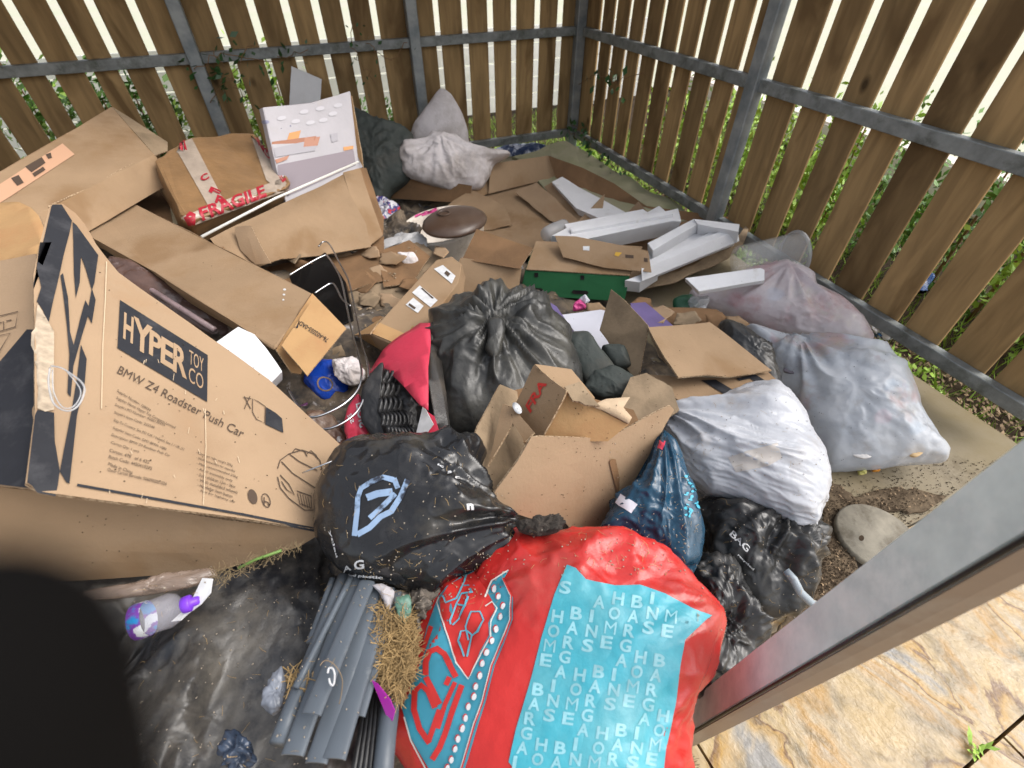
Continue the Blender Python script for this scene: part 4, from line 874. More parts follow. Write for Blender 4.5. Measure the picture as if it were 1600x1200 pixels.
# printed white carton
t = thing('printed_carton', 'pale printed carton of household goods with orange panels', 'carton', W(480, 220, .6))
o = prism('body', [(405, 171), (480, 163), (540, 144), (558, 246), (560, 262), (440, 316), (425, 262)], (.86, .86, .58), (411, 169, .875), WHITEC, t, idx=(0, 2, 3), cuts=5)
GR = mat('grey_violet_print', (.24, .20, .22), .6); ORG = mat('orange_print', (.55, .24, .06), .5); BRP = mat('rust_print', (.38, .16, .09), .5); GY = mat('grey_print', (.36, .34, .36), .6)
patch('print', o, [[(434, 258), (552, 234), (556, 258), (500, 284), (438, 312)]], GR, .003, 16, t)
patches('print', o, [[(452, 208), (470, 204), (466, 218), (448, 220)], [(536, 230), (552, 228), (552, 233), (537, 236)]], ORG, .003, 0, t)
patches('print', o, [[(425, 222), (494, 213), (492, 220), (424, 234)], [(476, 216), (500, 214), (496, 228), (474, 230)], [(430, 250), (452, 243), (448, 250), (432, 256)]], BRP, .0042, 0, t)
patches('print', o, [[(428, 232), (474, 222), (494, 226), (492, 236), (430, 246)], [(516, 210), (527, 208), (528, 220), (518, 223)]], GY, .0042, 0, t)
patch('print', o, [stroke_polys([(410, 200), (455, 197)], 2)[0], stroke_polys([(411, 203), (440, 201)], 1.2)[0], ell(415, 191, 6, 3)], mat('violet_print', (.25, .25, .34), .6), .003, 0, t)
patch('print', o, [ell(x, y, 7, 3.5, 10, -.2) for x, y in ((475, 175), (500, 170), (520, 178), (505, 188), (528, 165), (440, 185), (462, 190), (485, 192))], mat('soft_grey_print', (.50, .48, .50), .6), .003, 0, t)
panel('side', [(543, 146), (549, 150), (565, 238), (567, 262), (558, 242)], (.862, .855, .56), CARDO, t, idx=(0, 1, 3), bend=.003)
# carton behind the white stick
t = thing('open_side_carton', 'deep brown carton with a ripped front, under the white rod', 'carton', W(470, 340, .45))
panel('front', [(328, 372), (370, 350), (540, 272), (545, 300), (572, 350), (580, 385), (500, 400), (440, 405), (395, 420), (350, 400)], (.56, .60, .42), CARD, t, jg=(.8, 30), idx=(0, 2, 6), bend=.008)
panel('end', [(536, 270), (562, 263), (598, 368), (572, 388)], (.61, .60, .38), CARD, t, idx=(0, 1, 3), bend=.004)
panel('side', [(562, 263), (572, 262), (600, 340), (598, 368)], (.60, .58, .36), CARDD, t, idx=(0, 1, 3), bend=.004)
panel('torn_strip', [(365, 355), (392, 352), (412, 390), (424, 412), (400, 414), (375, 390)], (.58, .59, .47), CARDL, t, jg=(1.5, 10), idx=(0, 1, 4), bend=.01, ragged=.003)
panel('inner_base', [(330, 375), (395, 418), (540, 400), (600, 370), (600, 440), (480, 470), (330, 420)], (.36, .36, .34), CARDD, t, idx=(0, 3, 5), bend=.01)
tag(tube('white_rod', [W(560, 253, .66), W(430, 310, .655), W(315, 370, .65)], .006, mat('white_plastic', (.66, .65, .6), .4), seg=8), 'thin white plastic rod lying across the cartons', 'rod')
# long carton with stencilled code
t = thing('long_flap_carton', 'long brown carton with open end flaps stamped with a code', 'carton', W(340, 430, .6))
prism('body', [(60, 325), (110, 300), (175, 300), (265, 345), (488, 458), (430, 545), (240, 425)], (.62, .58, .58), (62, 335, .52), CARD, t, idx=(1, 4, 5), cuts=5, bend=.006)
panel('end_flap', [(430, 545), (488, 458), (500, 470), (470, 585), (455, 583)], (.575, .575, .50), CARDO, t, idx=(0, 1, 3), bend=.003)
o = panel('end_flap', [(440, 540), (492, 462), (541, 512), (480, 587)], (.60, .60, .56), CARDO, t, bend=.004)
words('print', o, [('76-A02055-0AD-AA', [(514, 530), (459, 495), (455, 501), (510, 536)], .01)], INK, .003, 0)
patch('staples', t.children[0], [ell(445, 453, 2.4, 1.6), ell(444, 461, 2, 1.4), ell(443, 469, 1.6, 1.2)], WHITEP, .002, 0)
# film wrapped strips between cartons
t = thing('wrapped_strips', 'film wrapped dark strips in the gap beside the printed toy carton', 'packaging', W(270, 460, .5))
bag('film', [(170, 400), (205, 408), (260, 440), (330, 480), (370, 508), (340, 530), (280, 500), (215, 460), (165, 425)], .50, mat('dark_wrap', (.12, .07, .055), .22, spec=.6, var=.5, vscale=7, bump=.25, bscale=20, bump2=.4, bscale2=8, dust=(.34, .27, .26), dscale=7, dlo=.52, dhi=.72), t, depth=.04, back=.06, crumple=.018, seed=41)
tube('strip', [W(175, 410, .54), W(240, 455, .545), W(335, 515, .53)], .010, mat('mauve_strip', (.30, .22, .22), .3, var=.3, vscale=12), t, seg=8)
# white foam wedge
tag(prism('foam_wedge', [(322, 545), (372, 509), (398, 522), (442, 580), (412, 611), (385, 590)], (.60, .60, .58), (328, 560, .52), FOAM, idx=(0, 1, 3), cuts=4), 'smooth white foam wedge behind the printed toy carton', 'foam packing')

# ---- big printed toy carton
t = thing('toy_carton', 'big printed toy carton with a ripped black striped end', 'carton', W(200, 700, .6))
hp = [(77, 325), (84, 320), (98, 320), (118, 335), (132, 352), (150, 382), (185, 425), (300, 506), (420, 592), (537, 700), (522, 765), (506, 830), (300, 800), (95, 773), (62, 768), (40, 755), (55, 640), (54, 500), (52, 430), (62, 380)]
ZB, ZT, ZR = .86, 1.0, .56
o = panel('front', hp, (ZB, ZR, ZT), CARDL, t, idx=(13, 11, 5), bend=.004, g=.03, th=.008)
FR = plane3(W(*hp[13], ZB), W(*hp[11], ZR), W(*hp[5], ZT)); FN = FR[1]
def off_front(x, y, d): return hit(x, y, FR)-FN*d
# underside that leans away below the printed front
bl = hit(95, 773, FR); br = hit(505, 828, FR); ll = hit(-60, 752, FR)
panel('side', [(-60, 752), (95, 773), (300, 801), (505, 829), (470, 850), (335, 893), (130, 905), (-60, 905)], (.86, .56, .50), CARD, t, idx=(0, 3, 5), bend=.006)
panel('side', [(112, 893), (335, 880), (320, 900), (240, 935), (150, 965), (118, 930)], (.47, .47, .42), CARDD, t, idx=(0, 1, 4), bend=.004)
# end panel with black print, under film
e_ = panel('end', [(-60, 415), (10, 406), (58, 398), (66, 430), (70, 520), (56, 640), (58, 766), (-60, 752)], (.96, .98, .86), CARDL, t, idx=(0, 2, 7), bend=.004)
patch('print', e_, [[(-60, 640), (0, 620), (44, 516), (56, 516), (60, 560), (58, 765), (-60, 750)]], INK, .003, 20, t)
patch('print', e_, stroke_polys([(-20, 500), (30, 488), (26, 512), (-20, 525)], 1.3)+stroke_polys([(0, 506), (8, 504), (8, 516)], 1.5)+stroke_polys([(12, 503), (20, 501)], 1.5)+stroke_polys([(-20, 530), (18, 522), (0, 552)], 1.3), INKS, .003, 0, t)
patch('torn_face', o, [[(58, 475), (72, 520), (84, 520), (84, 642), (70, 645), (58, 640), (50, 652), (40, 612), (52, 560), (54, 515)]], mat('bare_corrugation', (.50, .40, .29), .9, var=.4, vscale=60, stretch=(1, 1, .1)), .004, 10, t)
panel('inner_flap', [(-60, 328), (0, 318), (28, 314), (46, 322), (62, 338), (66, 352), (58, 398), (20, 404), (-60, 416)], (.93, .96, .94), CARDO, t, idx=(0, 5, 7), jg=(1.5, 12), bend=.015, g=.03, smooth=True)
# black stripes of the end print that wrap onto the front
K = [[(82, 321), (96, 321), (112, 346), (108, 366), (99, 400), (92, 432), (83, 470), (75, 508), (66, 485), (57, 472), (64, 450), (57, 420), (60, 400), (66, 345)],
     [(113, 348), (119, 353), (153, 400), (147, 443), (143, 455), (133, 420), (129, 396), (126, 402), (124, 443), (118, 467), (115, 430), (114, 380)],
     [(94, 432), (98, 428), (106, 468), (109, 520), (116, 545), (114, 572), (108, 555), (104, 510), (99, 467)], [(133, 470), (138, 480), (143, 452), (149, 470), (143, 507), (137, 495), (127, 528), (114, 574), (111, 556), (126, 495)],
     [(108, 556), (115, 566), (110, 622), (105, 615)], [(126, 540), (135, 562), (132, 600), (120, 650), (108, 757), (103, 755), (93, 738), (100, 700), (112, 640), (120, 590)],
     [(54, 650), (58, 642), (84, 646), (85, 690), (93, 737), (88, 773), (62, 768), (42, 755)]]
patch('print', o, K, INK, .003, 20, t)
# banner and lettering
Bq = [(183, 545), (323, 629), (324, 556), (187, 470)]
patch('print', o, [Bq], INK, .003, 20, t)
HB = homog(Bq)
def bq(u0, v0, u1, v1): return [HB(u0, v0), HB(u1, v0), HB(u1, v1), HB(u0, v1)]
lets = [('H', .05, .155, .25, .80), ('Y', .15, .36, .20, .84), ('P', .33, .47, .25, .78), ('E', .46, .60, .22, .78), ('R', .60, .76, .20, .80)]
words('lettering', o, [(s, bq(u0, v0, u1, v1), .03) for s, u0, u1, v0, v1 in lets]+[('TOY', bq(.78, .56, .95, .86), .0), ('CO', bq(.78, .18, .95, .50), .0)], CARDL, .0045, 0, t)
def L(s, x0, y0, x1, y1, h, b=0.0): return (s, lineq(x0, y0, x1, y1, h), b)
txt = [L('BMW Z4 Roadster Push Car', 182, 584, 377, 685, 13, .0)]
rows = ['Supplier Number: 120034', 'Supplier Name: Hyper Toy Company Limited', "Smyth's PO Number: 4500120255", "Smyth's Item Code: 222546", "Ship To Country: See PO (UK / Ireland) See 1 / UK (1)", 'Supplier Item Code: GMY-BMW-1080', 'Description: BMW Z4 Roadster Push Car', 'Carton Qty: 1 unit', 'Carton: 478   of 6 422', 'Batch Code: 4450410275', 'Made in China', 'Outer Carton Barcode: 5060950001024']
xs0 = [(181, 614), (180, 625), (178, 636), (177, 648), (176, 660), (175, 672), (173, 683), (172, 695), (170, 707), (169, 717), (168, 728), (167, 737)]
xe = [(233, 645), (272, 672), (256, 668), (240, 672), (286, 706), (258, 706), (264, 716), (216, 710), (232, 726), (236, 736), (206, 742), (259, 760)]
for s, a, b in zip(rows, xs0, xe): txt.append(L(s, *a, *b, 5.2))
lw = ['Maximum rider weight 20kg', 'With instructions for assembly', 'Max. recommended 25kg', 'Adult assembly only', 'Suits children 12m - 36m', 'With moulded wheels', 'Handlebar horn button', 'Not for highway use']
for i, s in enumerate(lw): txt.append(L('- '+s, 305+i*.4, 710+i*8.4, 362+(i % 3)*4, 731+i*8.0+(i % 3), 4.6))
words('lettering', o, txt, INKS, .003, 0, t)
patch('print', o, [stroke_polys([(120, 759), (250, 782)], 4)[0], stroke_polys([(250, 782), (380, 805)], 4)[0], stroke_polys([(380, 805), (500, 829)], 3.6)[0]], INK, .003, 12, t)
patch('print', o, [ell(394, 777, 7, 12, 20, -.3)]+stroke_polys(ell(415, 783, 6, 11, 20, -.3), 1.3, True)+stroke_polys([(412, 778), (412, 790)], 1.6)+stroke_polys([(412, 784), (418, 786), (420, 792)], 1.6), INKS, .003, 0, t)
# bin symbol and registration panel
patch('print', o, stroke_polys([(381, 620), (391, 640)], 1.4)+stroke_polys([(390, 620), (381, 640)], 1.4)+stroke_polys([(380, 622), (392, 624)], 1.2)+stroke_polys([(394, 624), (402, 628), (414, 636), (413, 662), (400, 656), (394, 645)], 1.2, True), INKS, .003, 0, t)
patch('print', o, [[(415, 637), (430, 646), (440, 655), (442, 677), (414, 664)]], INK, .003, 0, t)
# line drawing of a toy car
car = [[(432, 735), (436, 722), (450, 712), (470, 706), (488, 712), (498, 722), (503, 745), (500, 780), (488, 800), (474, 800), (450, 782), (436, 765), (432, 748)], [(438, 724), (455, 742), (490, 765), (500, 768)], [(436, 745), (450, 760), (458, 776), (446, 768), (438, 755)], [(462, 770), (484, 778), (485, 797), (468, 790)], [(450, 712), (466, 724), (494, 738)], [(455, 710), (460, 704), (474, 708), (478, 716)], [(478, 712), (484, 707), (492, 714), (495, 720)], [(489, 770), (495, 762), (500, 775), (495, 790), (488, 788)]]
P_ = []
for c in car: P_ += stroke_polys([(x+1, y-2) for x, y in c], 1.5)
for k in range(5): P_ += stroke_polys([(464+k*4, 771+k*1.5), (468+k*4, 790+k*1.5)], .9)
patch('print', o, P_, INKS, .003, 0, t)
P_ = stroke_polys([(166, 410), (164, 470), (160, 540), (158, 640)], 1.6)+stroke_polys([(320, 640), (321, 700), (317, 790)], 1.3)+stroke_polys([(98, 778), (240, 797)], 1.4)
sr_ = random.Random(8)
for _ in range(22):
    x, y = sr_.uniform(150, 470), sr_.uniform(560, 780)
    if y > 470+.75*(x-150): P_ += stroke_polys([(x, y), (x+sr_.uniform(-3, 3), y+sr_.uniform(3, 11))], sr_.uniform(.7, 1.4))
patch('scuff', o, P_, mat('scuffed_paper', (.52, .40, .27), .9), .0035, 0, t)['kind'] = 'stuff'
# torn film loop taped to the carton
wire([(78, 575), (76, 600), (84, 630), (104, 642), (122, 634), (132, 612), (128, 598), (112, 585), (96, 575), (80, 572)], .985, .985, .0016, t, CLEARF, 'tape_loop')
wire([(82, 578), (84, 612), (98, 636), (116, 634), (126, 610), (104, 580)], .99, .985, .0010, t, CLEARF, 'tape_loop')

# ---- front open carton with the FRAGILE inner carton
t = thing('torn_open_carton', 'wide torn open carton with a slotted front panel', 'carton', W(880, 740, .6))
fo = [(830, 684), (845, 682), (950, 687), (1040, 637), (1048, 634), (1054, 641), (1020, 702), (985, 760), (960, 790), (932, 830), (902, 839), (894, 830), (880, 812), (850, 815), (800, 800), (757, 797), (775, 765), (808, 722)]
o = panel('front', fo, (.72, .62, .60), CARDL, t, idx=(0, 5, 15), bend=.005, th=.006)
patch('slot', o, [[(951, 720), (955, 716), (961, 717), (967, 745), (966, 772), (962, 765)]], CARDD, .003, 0, t)
panel('side', [(740, 688), (747, 665), (770, 625), (783, 600), (812, 612), (832, 640), (832, 684), (808, 722), (757, 797), (748, 760)], (.66, .62, .59), CARDG, t, idx=(0, 3, 8), bend=.006)
panel('side_flap', [(785, 630), (800, 635), (834, 675), (820, 690), (800, 660), (762, 728)], (.66, .70, .63), CARD, t, idx=(0, 2, 5), bend=.005)
panel('back', [(800, 610), (840, 600), (990, 640), (1010, 680), (950, 690), (850, 700), (812, 690)], (.56, .53, .50), CARDD, t, idx=(0, 2, 5), bend=.005)
t = thing('inner_carton', 'small carton with red tape lettering inside the torn open carton', 'carton', W(880, 640, .65))
o = panel('side', [(833, 572), (836, 569), (860, 592), (885, 610), (880, 622), (845, 686), (826, 684), (800, 640), (815, 610)], (.74, .75, .66), CARD, t, idx=(1, 4, 5), bend=.002)
panel('top', [(836, 569), (893, 577), (930, 620), (925, 634), (884, 618), (860, 594)], (.75, .72, .735), CARD, t, idx=(0, 1, 4), bend=.004)
panel('torn_flap', [(882, 604), (905, 596), (925, 618), (938, 632), (916, 630), (896, 624)], (.755, .75, .74), CARDG, t, jg=(1.5, 8), idx=(0, 1, 3), bend=.008, ragged=.002)
panel('front', [(878, 612), (895, 618), (982, 664), (950, 690), (845, 690)], (.745, .68, .64), CARDO, t, idx=(0, 2, 4), bend=.003)
words('print', o, [('FRA', [(830, 646), (856, 600), (847, 590), (822, 634)][::1], .03)], REDP, .003, 0, t)
tag(panel('paper_wad', [(925, 632), (950, 622), (986, 620), (976, 636), (990, 652), (985, 662), (955, 645)], (.73, .73, .70), PAPER, jg=(1, 10), idx=(0, 2, 4), bend=.014, ragged=.002, smooth=True, th=.012), 'creased brown paper wad on the edge of the inner carton', 'paper')
tag(lathe('plastic_spoon', W(808, 640, .68), Vector((0, 0, 1)), [(.001, 0), (.012, .002), (.014, .006), (.001, .004)], WHITEP, None, 20, .7, 1.5), 'white oval plastic lid standing in the torn open carton', 'plastic piece')

# ---- blue bag
bag1('shopping_bag', 'glossy dark blue shopping bag beside the torn open carton', 'bag', [(940, 835), (960, 800), (990, 745), (1020, 695), (1035, 686), (1050, 700), (1070, 735), (1090, 780), (1098, 830), (1092, 880), (1075, 910), (1050, 908), (1020, 880), (980, 855)], .44, BLUEB, depth=.13, back=.16, crumple=.022, fine=.006, seed=51, pleat=.03, knot=(1032, 690), tilt=.4, power=.6)
o = bpy.data.objects['shopping_bag']
patch('label', o, [[(970, 772), (996, 788), (986, 802), (962, 786)]], PAPERW, .002, 8)
patch('label', o, [[(1030, 688), (1040, 690), (1036, 704), (1027, 700)]], PINK, .002, 6)
rr_ = random.Random(4); P_ = []
for k in range(26):
    x = 1078+rr_.uniform(-8, 14); y = 742+k*2.6; P_.append(ell(x, y, rr_.uniform(1.5, 4.5), rr_.uniform(1, 2.4), 8, rr_.uniform(-1, 1)))
patch('print', o, P_, mat('cyan_print', (.05, .35, .48), .5), .002, 6)

# ---- foreground black sheeting
SHT = bag1('black_sheeting', 'broad dusty black polythene bundle at the base of the toy carton', 'sheeting', [(-80, 860), (130, 880), (330, 895), (430, 850), (505, 838), (535, 890), (560, 940), (560, 1080), (600, 1240), (520, 1330), (100, 1360), (-120, 1300)], .30, BLACKT, depth=.20, back=.25, crumple=.034, fine=.014, fs=9, seed=61, tilt=.7, n=260, m=90, power=.35, stretch=((.5, .86, 0), .5))
SH = SHT

# ---- grey plastic lengths
gp = [((538, 902, .56), (434, 1163, .62), .014), ((558, 905, .57), (457, 1182, .63), .018), ((574, 910, .59), (486, 1118, .66), .016), ((586, 915, .57), (494, 1194, .63), .017), ((603, 920, .56), (521, 1188, .63), .019), ((616, 925, .56), (556, 1120, .60), .016), ((520, 905, .55), (484, 1005, .57), .007), ((548, 903, .585), (462, 1075, .63), .006)]
lb_ = ['round grey plastic pipe at the outer side of the bundle', 'grey plastic half pipe beside the round pipe', 'shorter grey plastic channel on top of the bundle', 'grey plastic channel under the white hook', 'grey plastic channel reaching lowest beside the thread', 'grey plastic channel against the golden straw', 'short thin grey plastic rod behind the pipes', 'thin grey plastic rod lying along the half pipe']
for (a, b, r_), lb in zip(gp, lb_):
    A, B = W(*a), W(*b); d = (B-A); 
    if r_ in (.014, .007, .006): tag(tube('plastic_pipe', [A.lerp(B, k/6) for k in range(7)], r_, TUBEG, seg=20), lb, 'pipe', 'grey plastic lengths')
    else:
        x = d.cross(Vector((0, 0, 1))).normalized(); z = x.cross(d).normalized(); z = z if z.z > 0 else -z; V = []; F = []; n = 14; rows = 5
        prof = [(math.cos(math.pi*k/n)*r_, math.sin(math.pi*k/n)**.6*r_*.42) for k in range(n+1)]+[(math.cos(math.pi*k/n)*(r_-.003), math.sin(math.pi*k/n)**.6*(r_*.42-.003)) for k in range(n, -1, -1)]
        for k in range(rows):
            for p in prof: V.append(A.lerp(B, k/(rows-1))+x*p[0]+z*p[1])
        m_ = len(prof)
        for k in range(rows-1):
            for i in range(m_): F.append((k*m_+i, k*m_+(i+1) % m_, (k+1)*m_+(i+1) % m_, (k+1)*m_+i))
        for k in (0, rows-1):
            for i in range(n): F.append((k*m_+i, k*m_+i+1, k*m_+m_-2-i, k*m_+m_-1-i))
        o = mesh('plastic_channel', V, F, TUBEG); tag(o, lb, 'channel', 'grey plastic lengths')
t = thing('plastic_strips', 'dark grooved plastic strips at the edge of the straw', 'strips', W(570, 1120, .5))
for k in range(7):
    A, B = W(578+k*5.5, 1060-k*6, .54), W(548+k*9, 1235, .60); tube('strip', [A, A.lerp(B, .5), B], .0055, TUBEG if k in (5, 6) else RUBBER, t, seg=6)
tag(tube('plastic_pipe', [W(615, 1065, .55), W(604, 1150, .58), W(595, 1240, .60)], .016, TUBEG, seg=18), 'thick grey pipe tucked against the red bag', 'pipe', 'grey plastic lengths')
t = thing('curtain_hook', 'white plastic hook and thread lying on the grey channels', 'hook', W(520, 1050, .66))
wire([(512, 1052), (514, 1044), (520, 1045), (523, 1055), (521, 1070), (516, 1068), (514, 1060)], .665, .67, .0016, t, WHITEP, 'hook')
wire([(500, 1040), (508, 1032), (522, 1038), (534, 1058), (534, 1080), (530, 1100)], .665, .675, .0008, t, CARDG, 'thread')

# ---- red woven shopping bag
bag1('woven_bag', 'big red and turquoise woven shopping bag stuffed full', 'bag', [(800, 826), (850, 842), (910, 836), (960, 840), (1010, 868), (1070, 910), (1120, 962), (1113, 1020), (1106, 1060), (1085, 1090), (1062, 1160), (1040, 1280), (960, 1340), (800, 1350), (690, 1290), (625, 1185), (608, 1150), (628, 1080), (650, 1010), (690, 930), (735, 905), (770, 860)], .46, RED, depth=.17, back=.25, crumple=.032, fine=.008, fs=7, seed=71, pleat=.006, knot=(1110, 962), tilt=.35, n=260, m=90, power=.62)
o = bpy.data.objects['woven_bag']
TQ = [(886, 883), (900, 888), (915, 905), (935, 926), (960, 915), (1000, 914), (1040, 928), (1080, 950), (1112, 962), (1104, 968), (1068, 966), (1070, 1000), (1062, 1040), (1055, 1100), (1040, 1170), (1030, 1260), (850, 1260), (795, 1190), (806, 1140), (830, 1060), (845, 1000), (866, 930)]
patch('panel_print', o, [TQ], TURQ, .0017, 5)
from_poly = lambda p, q: sum(((q[i][1] > p[1]) != (q[i-1][1] > p[1])) and (p[0] < (q[i-1][0]-q[i][0])*(p[1]-q[i][1])/(q[i-1][1]-q[i][1])+q[i][0]) for i in range(len(q))) % 2
items = []; S_ = 'HOME BARGAINS '
dx, dy = -.258, .966
for c in range(-3, 14):
    x, y = 893+c*29.5-dx*24, 925+(c % 2)*5; st = (c*5+3) % len(S_)
    for k in range(15):
        ch = S_[(st+k) % len(S_)]; px_c, py_c = x+dx*23.5*(k-1), y+dy*23.5*(k-1)
        if ch != ' ' and from_poly((px_c+4, py_c), TQ) and from_poly((px_c+20, py_c+4), TQ) and from_poly((px_c+6, py_c+18), TQ) and py_c < 1225:
            a = .14; w = 18 if ch != 'I' else 6; h = 20
            ux_, uy_ = math.cos(a)*w, math.sin(a)*w; vx_, vy_ = math.sin(a)*h, -math.cos(a)*h
            q = [(px_c-vx_, py_c-vy_), (px_c-vx_+ux_, py_c-vy_+uy_), (px_c+ux_, py_c+uy_), (px_c, py_c)]; items.append((ch, q, 0 if ch == 'M' else .03))
words('lettering', o, items, TLET, .0024, 5)
z9 = lambda P: [(600+x/3.53, 860+y/3.53) for x, y in P]
band = z9([(298, 260), (345, 200), (440, 135), (495, 110), (560, 270), (600, 170), (690, 110), (660, 160), (712, 260), (712, 380), (660, 520), (610, 640), (560, 840), (520, 960), (470, 1130), (420, 1290), (300, 1290), (150, 1035), (100, 870), (130, 800), (200, 580), (240, 420)])
patch('panel_print', o, [band], mat('sky_print', (.05, .29, .39), .36, var=.2, vscale=9), .001, 5)
tri = z9([(310, 270), (360, 190), (500, 120), (555, 300), (600, 280), (615, 330), (575, 400), (580, 470), (530, 560), (510, 620), (480, 690), (462, 700), (400, 620), (370, 530), (320, 400)])
patch('print', o, [tri], REDP, .0018, 6)
P_ = []
for s, w in (([(432, 745), (400, 830), (375, 900), (340, 1010), (310, 1085), (270, 1150)], 9), ([(400, 700), (360, 620), (335, 575), (295, 545), (255, 560), (235, 620), (235, 690)], 9), ([(345, 745), (365, 700)], 8), ([(235, 700), (265, 760), (310, 850)], 9), ([(285, 870), (250, 780), (210, 745), (175, 780), (170, 880), (200, 980), (255, 1060)], 9), ([(310, 880), (270, 990), (250, 1050)], 8), ([(395, 730), (340, 850), (300, 980)], 7), ([(265, 420), (225, 540), (150, 720), (120, 820)], 7)):
    P_ += stroke_polys(z9(s), w)
patch('print', o, P_, REDP, .0028, 8)
P_ = []
for s, w in (([(445, 590), (415, 500), (425, 450), (460, 440), (490, 470), (480, 520), (460, 590)], 2.8), ([(470, 500), (455, 420), (480, 345), (530, 340), (550, 390), (520, 450), (485, 480)], 2.8), ([(370, 410), (365, 390), (400, 300), (430, 245), (490, 235)], 2.8), ([(380, 415), (420, 380), (450, 300), (465, 260)], 2.8), ([(400, 300), (450, 310)], 2.4), ([(330, 250), (345, 290), (400, 270), (440, 190), (460, 140)], 2.8)):
    P_ += stroke_polys(z9(s), w)
patch('print', o, P_, mat('sky_outline', (.10, .36, .46), .4), .0038, 8)
P_ = []
for s, w in (([(312, 262), (300, 290), (350, 470), (400, 620), (470, 712), (500, 650), (540, 570), (590, 480), (590, 400), (625, 320), (600, 285), (560, 315)], 2), ([(560, 260), (600, 170), (690, 112)], 2.2), ([(660, 160), (702, 250), (700, 385), (650, 510), (592, 640), (545, 830), (500, 950), (455, 1110), (420, 1230)], 2.4), ([(120, 920), (155, 1040), (230, 1180), (260, 1260)], 2.2)):
    P_ += stroke_polys(z9(s), w)
patch('print', o, P_, mat('pale_outline', (.62, .60, .55), .45), .0042, 8)
P_ = []
for s, w in (([(668, 160), (712, 250), (712, 385), (662, 510), (604, 640), (557, 830), (512, 950), (467, 1110), (430, 1230)], 2.4),):
    P_ += stroke_polys(z9([(x-6, y) for x, y in s]), w)
patch('print', o, P_, REDP, .0046, 8)
dots = [(615, 220), (637, 258), (662, 310), (648, 375), (622, 442), (598, 505), (570, 570), (548, 630), (535, 695), (512, 755), (502, 810), (472, 865), (455, 925), (438, 980), (415, 1035), (400, 1090), (380, 1150), (358, 1195)]
patch('print', o, [ell(600+x/3.53-1.4, 860+y/3.53-1.4, 3.7, 5.8, 12, .25) for x, y in dots], REDP, .0046, 5)
patch('print', o, [ell(600+x/3.53, 860+y/3.53, 3.4, 5.4, 12, .25) for x, y in dots], WHITEP, .0056, 5)

# ---- black printed refuse bag in front
bag1('refuse_bag', 'glossy black bag printed with a pale recycling mark', 'bag', [(503, 790), (515, 755), (540, 715), (575, 698), (620, 692), (680, 696), (740, 705), (746, 745), (765, 795), (800, 818), (792, 845), (765, 880), (735, 908), (690, 930), (640, 937), (585, 918), (530, 890), (508, 850)], .56, mat('gloss_black_film', (.014, .014, .015), .22, spec=.6, rvar=.08, vscale=12, bump=.12, bscale=18, bump2=.8, bscale2=7, dust=(.10, .085, .06), dscale=7, dlo=.52, dhi=.95), depth=.15, back=.2, crumple=.024, fine=.007, fs=9, seed=81, pleat=.035, knot=(800, 822), tilt=.5, n=240, m=80, power=.62)
o = [q for q in bpy.data.objects if q.get('label', '').startswith('glossy black bag printed')][0]
z3f = lambda P: [(480+x/4.706, 680+y/4.706) for x, y in P]
rec = []
for s, w in (([(350, 740), (370, 560), (375, 460), (400, 390), (480, 340), (560, 310), (640, 330)], 8), ([(640, 320), (670, 390)], 8), ([(440, 460), (520, 430), (630, 415)], 11), ([(740, 330), (690, 450), (620, 560), (540, 600), (460, 680), (370, 730)], 9), ([(460, 610), (540, 540), (650, 430)], 8)):
    rec += stroke_polys(z3f(s), w)
patch('print', o, rec, BLUEP, .002, 6)
z3p = lambda x, y: (480+x/4.706, 680+y/4.706)
words('lettering', o, [('A', [z3p(270, 1005), z3p(330, 985), z3p(318, 945), z3p(272, 965)], .02), ('G', [z3p(350, 985), z3p(425, 980), z3p(420, 910), z3p(345, 920)], .03), ('led plastic', [z3p(300, 1035), z3p(560, 1060), z3p(555, 1030), z3p(310, 1015)], .03), ('ycled', [z3p(160, 700), z3p(215, 900), z3p(230, 890), z3p(180, 690)], .02), ('ic', [z3p(955, 220), z3p(1000, 245), z3p(1008, 225), z3p(965, 205)], .04), ('s', [z3p(1035, 290), z3p(1065, 280), z3p(1060, 262), z3p(1032, 268)], .03), ('c', [z3p(1085, 325), z3p(1120, 322), z3p(1115, 300), z3p(1082, 302)], .03), ('n', [z3p(1175, 545), z3p(1225, 545), z3p(1222, 505), z3p(1170, 505)], .05)], WHITEP, .002, 7)
o = [q for q in bpy.data.objects if q.get('label', '').startswith('shiny black bag with printed letters')][0]
z6 = lambda x, y: (1060+x/4.21, 760+y/4.21)
words('lettering', o, [('BAG', [z6(335, 320), z6(450, 435), z6(475, 400), z6(365, 290)], .02), ('recycled', [z6(385, 455), z6(490, 555), z6(500, 540), z6(395, 440)], .02)], WHITEP, .002, 7)
tag(tube('hook_handle', [W(1228, 892, .40), W(1240, 905, .40), W(1250, 925, .38), W(1268, 942, .36), W(1285, 950, .33)], .010, mat('grey_plastic', (.28, .32, .35), .4), seg=10), 'grey curved plastic hook lying on the black bag by the post', 'hook')
V_ = []; rc = W(1118, 1040, .22)
bm = bmesh.new(); rp = [rc+Vector((math.cos(a)*.03, math.sin(a)*.02, .04*math.sin(a))) for a in [2*math.pi*k/20 for k in range(21)]]
tag(tube('plastic_ring', rp, .006, mat('grey_ring_plastic', (.2, .21, .25), .4), seg=8), 'small grey plastic ring between the red bag and door post', 'ring')

